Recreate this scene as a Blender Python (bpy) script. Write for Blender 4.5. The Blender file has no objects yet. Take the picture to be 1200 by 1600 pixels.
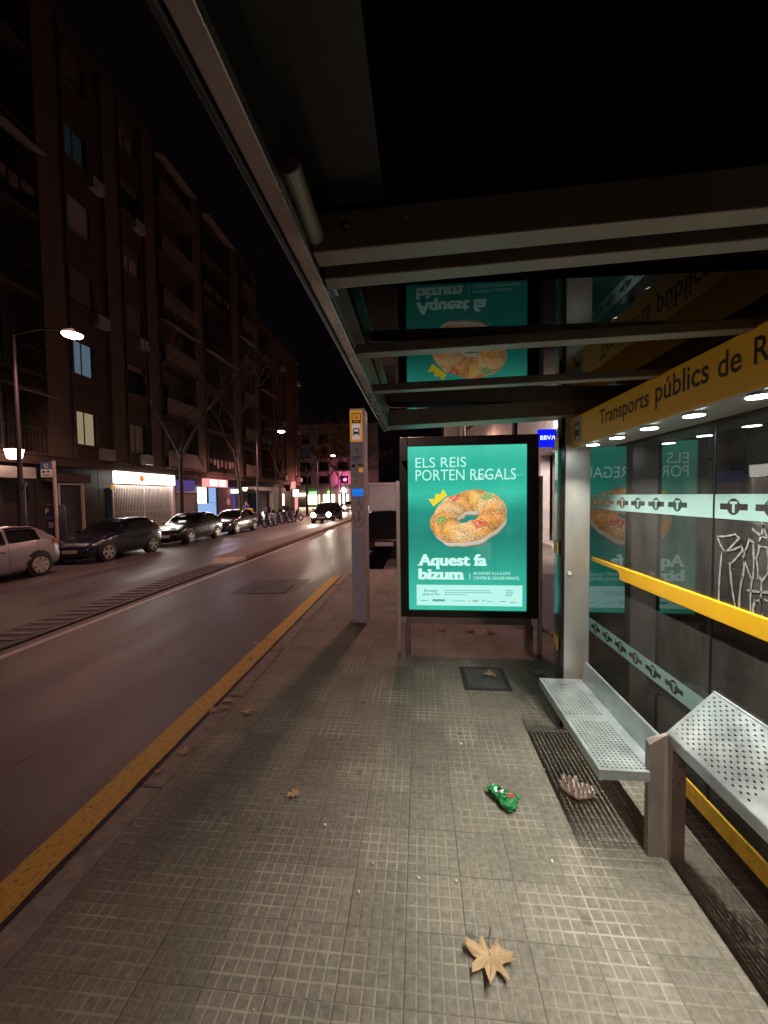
import bpy, bmesh, math, random
from mathutils import Vector, Matrix
from mathutils.geometry import tessellate_polygon
random.seed(7)
R = math.radians
D = bpy.data
SC = bpy.context.scene
COL = SC.collection

# ---------------------------------------------------------------- camera, world, exposure
H = 1.65                                   # eye height above the near pavement (z = 0); the street runs along +Y
cam = D.cameras.new("camera"); cob = D.objects.new("camera", cam); COL.objects.link(cob)
cam.sensor_fit = 'VERTICAL'; cam.sensor_height = 24.0; cam.lens = 9.0
cam.clip_start = 0.05; cam.clip_end = 600
cob.matrix_world = Matrix.Translation((0, 0, H)) @ Matrix.Rotation(R(5.24), 4, 'Z') @ Matrix.Rotation(R(90 - 2.4), 4, 'X') @ Matrix.Rotation(R(-0.7), 4, 'Z')
SC.camera = cob
w = D.worlds.new("World"); SC.world = w; w.use_nodes = True
nt = w.node_tree; bgn = nt.nodes["Background"]
sky = nt.nodes.new("ShaderNodeTexSky"); sky.sky_type = 'NISHITA'; sky.sun_disc = False
sky.sun_elevation = R(-7); sky.sun_rotation = R(200); sky.air_density = 1.5; sky.dust_density = 3
mxs = nt.nodes.new("ShaderNodeMix"); mxs.data_type = 'RGBA'; mxs.inputs[0].default_value = 0.9
nt.links.new(sky.outputs[0], mxs.inputs[6]); mxs.inputs[7].default_value = (0.035, 0.022, 0.034, 1)
nt.links.new(mxs.outputs[2], bgn.inputs[0]); bgn.inputs[1].default_value = 0.05
SC.view_settings.view_transform = 'Standard'; SC.view_settings.look = 'None'
SC.view_settings.exposure = 0.0; SC.view_settings.gamma = 1.0
SC.cycles.use_denoising = True
SC.cycles.max_bounces = 10; SC.cycles.transparent_max_bounces = 24
SC.cycles.glossy_bounces = 5; SC.cycles.diffuse_bounces = 3
SC.cycles.caustics_reflective = False; SC.cycles.caustics_refractive = False
SC.cycles.sample_clamp_indirect = 4.0

# ---------------------------------------------------------------- materials
def mat(name, col, rough=0.5, metal=0.0, var=0.0, vs=4.0, bump=0.0, bs=60.0, emi=None, es=0.0, spec=0.5, coat=0.0, stretch=None, rvar=0.0):
    m = D.materials.new(name); m.use_nodes = True
    n = m.node_tree.nodes; l = m.node_tree.links; b = n["Principled BSDF"]
    b.inputs["Base Color"].default_value = (*col, 1); b.inputs["Roughness"].default_value = rough
    b.inputs["Metallic"].default_value = metal; b.inputs["Specular IOR Level"].default_value = spec
    b.inputs["Coat Weight"].default_value = coat; b.inputs["Coat Roughness"].default_value = 0.03
    if emi is not None:
        b.inputs["Emission Color"].default_value = (*emi, 1); b.inputs["Emission Strength"].default_value = es
    if var > 0 or bump > 0 or rvar > 0:
        tc = n.new("ShaderNodeTexCoord"); src = tc.outputs["Object"]
        if stretch:
            mp = n.new("ShaderNodeMapping"); mp.inputs["Scale"].default_value = stretch
            l.new(src, mp.inputs[0]); src = mp.outputs[0]
    if var > 0 or rvar > 0:
        nz = n.new("ShaderNodeTexNoise"); nz.inputs["Scale"].default_value = vs; nz.inputs["Detail"].default_value = 7
        nz.inputs["Roughness"].default_value = 0.62
        l.new(src, nz.inputs[0])
        mr = n.new("ShaderNodeMapRange"); mr.inputs[1].default_value = 0.3; mr.inputs[2].default_value = 0.7
        l.new(nz.outputs[0], mr.inputs[0])
    if var > 0:
        mx = n.new("ShaderNodeMix"); mx.data_type = 'RGBA'
        mx.inputs[6].default_value = (*[c * (1 - var) for c in col], 1)
        mx.inputs[7].default_value = (*[min(1, c * (1 + var)) for c in col], 1)
        l.new(mr.outputs[0], mx.inputs[0]); l.new(mx.outputs[2], b.inputs["Base Color"])
    if rvar > 0:
        m2 = n.new("ShaderNodeMapRange"); m2.inputs[3].default_value = max(0.02, rough - rvar); m2.inputs[4].default_value = rough + rvar
        l.new(mr.outputs[0], m2.inputs[0]); l.new(m2.outputs[0], b.inputs["Roughness"])
    if bump > 0:
        nb = n.new("ShaderNodeTexNoise"); nb.inputs["Scale"].default_value = bs; nb.inputs["Detail"].default_value = 5
        l.new(src, nb.inputs[0])
        bp = n.new("ShaderNodeBump"); bp.inputs["Strength"].default_value = bump; bp.inputs["Distance"].default_value = 0.01
        l.new(nb.outputs[0], bp.inputs["Height"]); l.new(bp.outputs[0], b.inputs["Normal"])
    return m

def glow(name, col, s):
    m = D.materials.new(name); m.use_nodes = True
    n = m.node_tree.nodes; l = m.node_tree.links
    n.remove(n["Principled BSDF"]); e = n.new("ShaderNodeEmission")
    e.inputs[0].default_value = (*col, 1); e.inputs[1].default_value = s
    l.new(e.outputs[0], n["Material Output"].inputs[0]); return m

def glass_mat(name, tint=(0.92, 0.96, 0.95), ior=1.55, haze=0.03, hz_col=(0.5, 0.52, 0.5), boost=1.0, cut=0.0):
    m = D.materials.new(name); m.use_nodes = True
    n = m.node_tree.nodes; l = m.node_tree.links
    n.remove(n["Principled BSDF"])
    tr = n.new("ShaderNodeBsdfTransparent"); tr.inputs[0].default_value = (*tint, 1)
    gl = n.new("ShaderNodeBsdfGlossy"); gl.inputs["Roughness"].default_value = 0.0
    df = n.new("ShaderNodeBsdfDiffuse"); df.inputs[0].default_value = (*hz_col, 1)
    fr = n.new("ShaderNodeFresnel"); fr.inputs[0].default_value = ior
    mu = n.new("ShaderNodeMath"); mu.operation = 'MULTIPLY'; mu.inputs[1].default_value = boost; mu.use_clamp = True
    sb = n.new('ShaderNodeMath'); sb.operation = 'SUBTRACT'; sb.inputs[1].default_value = cut; sb.use_clamp = True; l.new(fr.outputs[0], sb.inputs[0]); l.new(sb.outputs[0], mu.inputs[0])
    tc = n.new("ShaderNodeTexCoord"); nz = n.new("ShaderNodeTexNoise"); nz.inputs["Scale"].default_value = 2.5
    nz.inputs["Detail"].default_value = 8; nz.inputs["Roughness"].default_value = 0.7
    mp = n.new("ShaderNodeMapping"); mp.inputs["Scale"].default_value = (1, 1.6, 0.6)
    l.new(tc.outputs["Object"], mp.inputs[0]); l.new(mp.outputs[0], nz.inputs[0])
    mr = n.new("ShaderNodeMapRange"); mr.inputs[1].default_value = 0.35; mr.inputs[2].default_value = 0.8
    mr.inputs[3].default_value = haze * 0.4; mr.inputs[4].default_value = haze * 2.2
    l.new(nz.outputs[0], mr.inputs[0])
    m1 = n.new("ShaderNodeMixShader"); l.new(mr.outputs[0], m1.inputs[0]); l.new(tr.outputs[0], m1.inputs[1]); l.new(df.outputs[0], m1.inputs[2])
    m2 = n.new("ShaderNodeMixShader"); l.new(mu.outputs[0], m2.inputs[0]); l.new(m1.outputs[0], m2.inputs[1]); l.new(gl.outputs[0], m2.inputs[2])
    l.new(m2.outputs[0], n["Material Output"].inputs[0]); return m

def pavement_mat():
    """20-odd cm paving tiles, each with a 5 x 5 field of shallow pads and dusty pale grooves."""
    m = D.materials.new("pavement_tiles"); m.use_nodes = True
    n = m.node_tree.nodes; l = m.node_tree.links; b = n["Principled BSDF"]
    P = 0.226
    def M(op, a, c=None, clamp=False):
        x = n.new("ShaderNodeMath"); x.operation = op; x.use_clamp = clamp
        for i, v in enumerate((a, c)):
            if v is None: continue
            if isinstance(v, (int, float)): x.inputs[i].default_value = v
            else: l.new(v, x.inputs[i])
        return x.outputs[0]
    tc = n.new("ShaderNodeTexCoord")
    wob = n.new("ShaderNodeTexNoise"); wob.inputs["Scale"].default_value = 9; l.new(tc.outputs["Object"], wob.inputs[0])
    sp = n.new("ShaderNodeSeparateXYZ"); l.new(tc.outputs["Object"], sp.inputs[0])
    w0 = M('MULTIPLY', M('SUBTRACT', wob.outputs[0], 0.5), 0.006)
    u = M('DIVIDE', M('ADD', M('ADD', sp.outputs[0], w0), 100 * P - 0.16), P)
    v = M('DIVIDE', M('ADD', M('ADD', sp.outputs[1], w0), 100 * P - 1.39), P)
    def edge(f, k):                      # distance to nearest grid line, 0..0.5, in cells of 1/k
        fr = M('FRACT', M('MULTIPLY', f, k)); return M('MINIMUM', fr, M('SUBTRACT', 1.0, fr))
    joint = M('MINIMUM', edge(u, 1), edge(v, 1))
    jm = n.new("ShaderNodeMapRange"); jm.inputs[1].default_value = 0.004; jm.inputs[2].default_value = 0.013; jm.inputs[3].default_value = 1; jm.inputs[4].default_value = 0
    l.new(joint, jm.inputs[0])
    cell = M('MINIMUM', edge(u, 5), edge(v, 5))
    cm = n.new("ShaderNodeMapRange"); cm.inputs[1].default_value = 0.04; cm.inputs[2].default_value = 0.13; cm.inputs[3].default_value = 1; cm.inputs[4].default_value = 0
    l.new(cell, cm.inputs[0])
    cb = n.new("ShaderNodeCombineXYZ"); l.new(M('FLOOR', u), cb.inputs[0]); l.new(M('FLOOR', v), cb.inputs[1])
    wn = n.new("ShaderNodeTexWhiteNoise"); wn.noise_dimensions = '2D'; l.new(cb.outputs[0], wn.inputs[0])
    wear = n.new("ShaderNodeTexNoise"); wear.inputs["Scale"].default_value = 2.2; wear.inputs["Detail"].default_value = 6; wear.inputs["Roughness"].default_value = 0.65
    l.new(tc.outputs["Object"], wear.inputs[0])
    wr = n.new("ShaderNodeMapRange"); wr.inputs[1].default_value = 0.40; wr.inputs[2].default_value = 0.62; l.new(wear.outputs[0], wr.inputs[0])
    tilew = n.new("ShaderNodeMapRange"); tilew.inputs[1].default_value = 0.0; tilew.inputs[2].default_value = 0.7; tilew.inputs[3].default_value = 0.35; l.new(wn.outputs[0], tilew.inputs[0])
    groove = M('MULTIPLY', cm.outputs[0], M('MULTIPLY', wr.outputs[0], tilew.outputs[0]))
    groove = M('MULTIPLY', groove, M('SUBTRACT', 1.0, jm.outputs[0]))
    grime = n.new("ShaderNodeTexNoise"); grime.inputs["Scale"].default_value = 38; grime.inputs["Detail"].default_value = 8; grime.inputs["Roughness"].default_value = 0.75
    l.new(tc.outputs["Object"], grime.inputs[0])
    big = n.new("ShaderNodeTexNoise"); big.inputs["Scale"].default_value = 0.9; big.inputs["Detail"].default_value = 5; l.new(tc.outputs["Object"], big.inputs[0])
    def mixc(f, a, c):
        x = n.new("ShaderNodeMix"); x.data_type = 'RGBA'; l.new(f, x.inputs[0])
        for i, q in ((6, a), (7, c)):
            if isinstance(q, tuple): x.inputs[i].default_value = (*q, 1)
            else: l.new(q, x.inputs[i])
        return x.outputs[2]
    g2 = n.new("ShaderNodeMapRange"); g2.inputs[1].default_value = 0.3; g2.inputs[2].default_value = 0.7; l.new(grime.outputs[0], g2.inputs[0])
    pad = mixc(g2.outputs[0], (0.13, 0.116, 0.092), (0.305, 0.276, 0.228))
    tv = n.new("ShaderNodeMapRange"); tv.inputs[3].default_value = 0.88; tv.inputs[4].default_value = 1.10; l.new(wn.outputs[0], tv.inputs[0])
    bv = n.new("ShaderNodeMapRange"); bv.inputs[1].default_value = 0.3; bv.inputs[2].default_value = 0.7; bv.inputs[3].default_value = 0.72; bv.inputs[4].default_value = 1.2; l.new(big.outputs[0], bv.inputs[0])
    sc = M('MULTIPLY', tv.outputs[0], bv.outputs[0])
    vm = n.new("ShaderNodeVectorMath"); vm.operation = 'SCALE'; l.new(pad, vm.inputs[0]); l.new(sc, vm.inputs[3])
    c1 = mixc(groove, vm.outputs[0], (0.42, 0.385, 0.315))
    spots = n.new("ShaderNodeTexVoronoi"); spots.inputs["Scale"].default_value = 4.2; l.new(tc.outputs["Object"], spots.inputs[0])
    sm = n.new("ShaderNodeMapRange"); sm.inputs[1].default_value = 0.06; sm.inputs[2].default_value = 0.10; sm.inputs[3].default_value = 0.6; sm.inputs[4].default_value = 0; l.new(spots.outputs[0], sm.inputs[0])
    c2 = mixc(sm.outputs[0], c1, (0.10, 0.09, 0.08))
    jn = n.new('ShaderNodeMapRange'); jn.inputs[1].default_value = .42; jn.inputs[2].default_value = .58; jn.inputs[3].default_value = .05; jn.inputs[4].default_value = .36; l.new(big.outputs[0], jn.inputs[0])
    c3 = mixc(M('MULTIPLY', jm.outputs[0], jn.outputs[0]), c2, (0.06, 0.052, 0.045))
    l.new(c3, b.inputs["Base Color"]); b.inputs["Roughness"].default_value = 0.72; b.inputs["Specular IOR Level"].default_value = 0.35
    hgt = M('SUBTRACT', M('MULTIPLY', cm.outputs[0], -0.6), M('MULTIPLY', jm.outputs[0], .55))
    hgt = M('ADD', hgt, M('MULTIPLY', grime.outputs[0], 0.6))
    bp = n.new("ShaderNodeBump"); bp.inputs["Strength"].default_value = 0.8; bp.inputs["Distance"].default_value = 0.004
    l.new(hgt, bp.inputs["Height"]); l.new(bp.outputs[0], b.inputs["Normal"])
    return m

def asphalt_mat(name, col, rough=0.55):
    m = mat(name, col, rough, 0, 0, bump=0.0)
    n = m.node_tree.nodes; l = m.node_tree.links; b = n["Principled BSDF"]
    tc = n.new("ShaderNodeTexCoord")
    a = n.new("ShaderNodeTexNoise"); a.inputs["Scale"].default_value = 95; a.inputs["Detail"].default_value = 6; a.inputs['Roughness'].default_value = .7
    mp = n.new("ShaderNodeMapping"); mp.inputs["Scale"].default_value = (1.0, 0.12, 1.0)
    c = n.new("ShaderNodeTexNoise"); c.inputs["Scale"].default_value = 1.6; c.inputs["Detail"].default_value = 8; c.inputs["Roughness"].default_value = 0.65
    l.new(tc.outputs["Object"], a.inputs[0]); l.new(tc.outputs["Object"], mp.inputs[0]); l.new(mp.outputs[0], c.inputs[0])
    ad = n.new("ShaderNodeMath"); ad.operation = 'ADD'; l.new(a.outputs[0], ad.inputs[0]); l.new(c.outputs[0], ad.inputs[1])
    mr = n.new("ShaderNodeMapRange"); mr.inputs[1].default_value = 0.7; mr.inputs[2].default_value = 1.3; l.new(ad.outputs[0], mr.inputs[0])
    mx = n.new("ShaderNodeMix"); mx.data_type = 'RGBA'; l.new(mr.outputs[0], mx.inputs[0])
    mx.inputs[6].default_value = (*[k * 0.45 for k in col], 1); mx.inputs[7].default_value = (*[k * 1.6 for k in col], 1)
    ds = n.new("ShaderNodeTexNoise"); ds.inputs["Scale"].default_value = 2.2; ds.inputs["Detail"].default_value = 5; l.new(tc.outputs["Object"], ds.inputs[0])
    vd = n.new("ShaderNodeVectorMath"); vd.operation = 'SCALE'; vd.inputs[3].default_value = .55; l.new(ds.outputs[1], vd.inputs[0])
    va = n.new("ShaderNodeVectorMath"); va.operation = 'ADD'; l.new(tc.outputs["Object"], va.inputs[0]); l.new(vd.outputs[0], va.inputs[1])
    vo = n.new("ShaderNodeTexVoronoi"); vo.feature = 'DISTANCE_TO_EDGE'; vo.inputs["Scale"].default_value = .38; l.new(va.outputs[0], vo.inputs[0])
    vr = n.new("ShaderNodeMapRange"); vr.inputs[1].default_value = .0; vr.inputs[2].default_value = .006; vr.inputs[3].default_value = .75; vr.inputs[4].default_value = 0; l.new(vo.outputs[0], vr.inputs[0])
    mc = n.new("ShaderNodeMix"); mc.data_type = 'RGBA'; l.new(vr.outputs[0], mc.inputs[0]); l.new(mx.outputs[2], mc.inputs[6]); mc.inputs[7].default_value = (.012, .011, .011, 1)
    l.new(mc.outputs[2], b.inputs["Base Color"])
    r2 = n.new("ShaderNodeMapRange"); r2.inputs[1].default_value = 0.3; r2.inputs[2].default_value = 0.7; r2.inputs[3].default_value = rough - 0.12; r2.inputs[4].default_value = rough + 0.12
    l.new(c.outputs[0], r2.inputs[0]); l.new(r2.outputs[0], b.inputs["Roughness"])
    bp = n.new("ShaderNodeBump"); bp.inputs["Strength"].default_value = 0.5; bp.inputs["Distance"].default_value = 0.004
    l.new(a.outputs[0], bp.inputs["Height"]); l.new(bp.outputs[0], b.inputs["Normal"])
    return m

def worn_paint(name, col, under, wear=0.5):
    m = mat(name, col, 0.6)
    n = m.node_tree.nodes; l = m.node_tree.links; b = n["Principled BSDF"]
    tc = n.new("ShaderNodeTexCoord")
    a = n.new("ShaderNodeTexNoise"); a.inputs["Scale"].default_value = 45; a.inputs["Detail"].default_value = 8; a.inputs["Roughness"].default_value = 0.8
    l.new(tc.outputs["Object"], a.inputs[0])
    mr = n.new("ShaderNodeMapRange"); mr.inputs[1].default_value = 0.56 - wear * 0.2; mr.inputs[2].default_value = 0.64 - wear * 0.1
    l.new(a.outputs[0], mr.inputs[0])
    mx = n.new("ShaderNodeMix"); mx.data_type = 'RGBA'; l.new(mr.outputs[0], mx.inputs[0])
    mx.inputs[6].default_value = (*col, 1); mx.inputs[7].default_value = (*under, 1)
    l.new(mx.outputs[2], b.inputs["Base Color"])
    bp = n.new("ShaderNodeBump"); bp.inputs["Strength"].default_value = 0.5; bp.inputs["Distance"].default_value = 0.004
    l.new(a.outputs[0], bp.inputs["Height"]); l.new(bp.outputs[0], b.inputs["Normal"])
    return m

def leaf_mat(name, c1, c2, sc=30):
    m = mat(name, c1, 0.75, var=0.0, bump=0.3, bs=80)
    n = m.node_tree.nodes; l = m.node_tree.links; b = n["Principled BSDF"]
    tc = n.new("ShaderNodeTexCoord"); a = n.new("ShaderNodeTexNoise"); a.inputs["Scale"].default_value = sc; a.inputs["Detail"].default_value = 6
    l.new(tc.outputs["Object"], a.inputs[0])
    mr = n.new("ShaderNodeMapRange"); mr.inputs[1].default_value = 0.35; mr.inputs[2].default_value = 0.65; l.new(a.outputs[0], mr.inputs[0])
    mx = n.new("ShaderNodeMix"); mx.data_type = 'RGBA'; l.new(mr.outputs[0], mx.inputs[0])
    mx.inputs[6].default_value = (*c1, 1); mx.inputs[7].default_value = (*c2, 1); l.new(mx.outputs[2], b.inputs["Base Color"])
    return m

M = dict(
 pave=pavement_mat(),
 asphalt=asphalt_mat("road_asphalt", (0.088, 0.070, 0.067), 0.46),
 asphalt2=asphalt_mat("side_asphalt", (0.045, 0.042, 0.048), 0.6),
 patch=asphalt_mat("patched_asphalt", (0.05, 0.045, 0.045), 0.55),
 kerb=mat("kerb_granite", (0.24, 0.205, 0.18), 0.75, var=0.3, vs=14, bump=0.4, bs=90),
 ypaint=worn_paint("yellow_road_paint", (0.60, 0.37, 0.045), (0.17, 0.115, 0.05), 0.22),
 wpaint=worn_paint("white_road_paint", (0.62, 0.58, 0.54), (0.20, 0.17, 0.16), 0.3),
 farpave=mat("far_pavement", (0.20, 0.17, 0.15), 0.8, var=0.3, vs=3, bump=0.3),
 rubber=mat("separator_rubber", (0.045, 0.040, 0.036), 0.6, var=0.3, vs=20, bump=0.4),
 stone_sep=mat("separator_stone", (0.26, 0.20, 0.16), 0.75, var=0.35, vs=8, bump=0.5, bs=40),
 steel=mat("brushed_steel", (0.62, 0.605, 0.58), 0.42, 0.75, var=0.10, vs=3, bump=0.03, bs=30, stretch=(3, 3, 0.8), rvar=0.07),
 steel_h=mat("bench_steel", (0.47, 0.53, 0.55), 0.36, 0.7, var=0.22, vs=7, bump=0.05, bs=40, rvar=0.10),
 alu=mat("roof_aluminium", (0.26, 0.225, 0.205), 0.42, 0.45, var=0.18, vs=5, bump=0.05, rvar=0.08),
 edge_alu=mat("edge_aluminium", (0.40, 0.35, 0.36), 0.28, 0.9, var=0.12, vs=7, rvar=0.08),
 dark=mat("dark_frame_paint", (0.012, 0.012, 0.013), 0.28, 0.2, spec=0.5),
 darkm=mat("dark_metal", (0.045, 0.04, 0.038), 0.45, 0.6, var=0.2, vs=8),
 yellow=mat("yellow_enamel", (0.80, 0.43, 0.012), 0.42, 0, var=0.08, vs=10, bump=0.04, bs=25),
 yrail=mat("scuffed_yellow_rail", (0.72, 0.40, 0.02), 0.5, 0, var=0.35, vs=16, bump=0.2, bs=60),
 signyellow=mat("sign_yellow", (0.82, 0.42, 0.02), 0.45, 0, var=0.06, vs=6, emi=(.8, .36, .012), es=.06),  # faint emission stands in for lamp spill; the band itself is unlit
 brown=mat("sign_lettering", (0.055, 0.028, 0.016), 0.5),
 white=mat("white_plate", (0.75, 0.74, 0.72), 0.45, var=0.08, vs=8),
 film=mat("pale_window_film", (0.30, 0.46, 0.45), 0.55, 0, var=0.08, vs=9, emi=None),
 glass=glass_mat("wall_glass", (0.92, 0.94, 0.93), 1.6, 0.095, (.5, .48, .45), boost=1.5),
 fin=glass_mat("fin_glass", (0.85, 0.92, 0.90), 1.5, 0.05, (0.4, 0.5, 0.48), boost=.45),
 rglass=glass_mat("roof_glass", (0.04, 0.045, 0.05), 1.6, 0.002, boost=1.9, cut=.10),
 tag=mat("grey_marker_paint", (0.24, 0.245, 0.24), 0.6, var=0.5, vs=60),
 facade=mat("facade_plaster", (0.080, 0.045, 0.036), 0.85, var=0.18, vs=1.2, bump=0.2, bs=30),
 facade2=mat("facade_brick", (0.12, 0.065, 0.05), 0.85, var=0.25, vs=2.5, bump=0.4, bs=25),
 pilaster=mat("pilaster_plaster", (0.125, 0.078, 0.060), 0.85, var=0.15, vs=1.5, bump=0.2, bs=30),
 redwall=mat("red_wall", (0.13, 0.05, 0.042), 0.8, var=0.2, vs=2, bump=0.3),
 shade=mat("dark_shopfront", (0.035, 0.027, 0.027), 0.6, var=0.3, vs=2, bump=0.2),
 shutter=mat("roller_shutter", (0.17, 0.13, 0.12), 0.6, 0.2, var=0.2, vs=3),
 wglass=mat("window_glass", (0.018, 0.018, 0.022), 0.08, 0, spec=0.8),
 blind=mat("pale_blind", (0.36, 0.31, 0.30), 0.7, var=0.12, vs=4),
 rail=mat("balcony_panel", (0.17, 0.12, 0.10), 0.7, var=0.2, vs=2),
 bank=mat("bank_stone", (0.56, 0.50, 0.45), 0.75, var=0.16, vs=3.5, bump=0.25, bs=30),
 pale=mat("pale_concrete", (0.50, 0.45, 0.40), 0.8, var=0.2, vs=6, bump=0.3),
 post=mat("street_post", (0.07, 0.058, 0.055), 0.5, 0.4, var=0.1, vs=5),
 palepost=mat("pale_pole", (0.62, 0.50, 0.46), 0.45, 0.3, var=0.1, vs=5),
 bark=mat("plane_bark", (0.085, 0.065, 0.05), 0.85, var=0.4, vs=7, bump=0.5, bs=18),
 leaf=leaf_mat("autumn_leaves", (0.22, 0.12, 0.03), (0.12, 0.085, 0.03), 2),
 dryleaf=leaf_mat("dry_leaf", (0.55, 0.38, 0.22), (0.40, 0.26, 0.14), 22),
 tyre=mat("tyre_rubber", (0.02, 0.02, 0.02), 0.75),
 alloy=mat("wheel_alloy", (0.62, 0.58, 0.56), 0.3, 0.8),
 silver=mat("silver_car_paint", (0.42, 0.40, 0.41), 0.28, 0.55, coat=0.6),
 navy=mat("navy_car_paint", (0.018, 0.020, 0.045), 0.25, 0.4, coat=1.0),
 blackp=mat("black_car_paint", (0.014, 0.013, 0.013), 0.22, 0.3, coat=1.0),
 bronze=mat("grey_car_paint", (0.10, 0.085, 0.075), 0.25, 0.5, coat=1.0),
 carglass=mat("car_glass", (0.008, 0.008, 0.010), 0.05, 0, spec=0.9),
 plastic=mat("black_plastic", (0.02, 0.02, 0.02), 0.5),
 lampglass=mat("headlight_glass", (0.45, 0.45, 0.47), 0.12, 0.6),
 redlamp=mat("tail_light", (0.35, 0.02, 0.015), 0.2, coat=0.5),
 plate=mat("number_plate", (0.62, 0.62, 0.58), 0.5),
 ink=mat("black_ink", (0.012, 0.012, 0.016), 0.6),
 blueplate=mat("blue_plate", (0.10, 0.20, 0.45), 0.5),
 pylonblue=mat("pylon_panel_blue", (0.50, 0.57, 0.80), 0.42, 0, var=0.18, vs=3, coat=0.3),
 pylongrey=mat("pylon_panel_grey", (0.74, 0.72, 0.80), 0.42, 0, var=0.15, vs=4, coat=0.3),
 orange=mat("pylon_orange", (0.80, 0.40, 0.05), 0.5, emi=(0.8, 0.34, 0.05), es=0.42),
 cover=mat("cast_cover", (0.085, 0.085, 0.078), 0.65, 0.3, var=0.3, vs=30, bump=0.5, bs=60),
 mortar=mat("dark_mortar", (0.035, 0.033, 0.030), 0.85, var=0.3, vs=20, bump=0.4),
 green=mat("green_foil", (0.06, 0.36, 0.13), 0.2, 0.35, var=0.75, vs=26, coat=0.8),
 redfoil=mat("red_print", (0.6, 0.03, 0.03), 0.3, coat=0.6),
 tissue=mat("crumpled_tissue", (0.95, 0.86, 0.82), 0.85, var=0.05, vs=25),
 crumb=mat("gum_and_crumbs", (0.62, 0.60, 0.55), 0.8),
 skin=mat("skin", (0.45, 0.27, 0.2), 0.6), jacket=mat("purple_jacket", (0.10, 0.07, 0.20), 0.8, var=0.2, vs=8),
 trousers=mat("dark_trousers", (0.03, 0.03, 0.05), 0.85), hair=mat("hair", (0.06, 0.04, 0.03), 0.7),
 yellowbox=mat("yellow_topbox", (0.75, 0.52, 0.02), 0.4), navyplastic=mat("navy_plastic", (0.03, 0.03, 0.12), 0.4),
 led=glow("led_disc", (0.93, 1.0, 0.95), 30.0),
 sodium=glow("street_lamp_glow", (1.0, 0.62, 0.45), 45.0),
 shopwhite=glow("lit_sign_white", (1.0, 0.95, 0.84), 3.5),
 shopwarm=glow("lit_shop_warm", (1.0, 0.88, 0.58), 4.5),
 shopblue=glow("lit_shop_blue", (0.35, 0.55, 0.95), 0.85),
 pinkred=glow("lit_sign_pink", (1.0, 0.35, 0.33), 1.2),
 pinkneon=glow("pink_neon", (1.0, 0.12, 0.45), 1.3),
 signred=glow("sign_red_print", (0.45, 0.02, 0.02), 1.0), signorange=glow("sign_orange_print", (0.95, 0.28, 0.05), 1.0),
 purple=glow("purple_lit_panel", (0.16, 0.10, 0.40), 0.5),
 winblue=glow("lit_window_blue", (0.38, 0.56, 0.75), 0.20), winyel=glow("lit_window_yellow", (0.95, 0.75, 0.45), 0.28),
 windim=glow("dim_window", (0.30, 0.36, 0.42), 0.02),
 bankblue=glow("bank_sign_blue", (0.005, 0.012, 0.95), 1.0), bankwhite=glow("bank_sign_letters", (0.8, 0.88, 1.0), 1.3),
 greenlit=glow("green_cross", (0.35, 1.0, 0.35), 1.6),
 headl=glow("headlight_beam", (1.0, 0.93, 0.78), 50.0),
)

# ---------------------------------------------------------------- object helpers
def tag(o, label=None, cat=None, group=None, kind=None):
    if label: o['label'] = label
    if cat: o['category'] = cat
    if group: o['group'] = group
    if kind: o['kind'] = kind
    return o

def empty(name, loc, label=None, cat=None, group=None, rz=0):
    o = D.objects.new(name, None); COL.objects.link(o); o.location = loc; o.rotation_euler = (0, 0, rz)
    o.empty_display_size = 0.2
    return tag(o, label, cat, group)

def origin_of(p):
    v = Vector((0, 0, 0))
    while p is not None:
        v += p.location; p = p.parent
    return v

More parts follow.
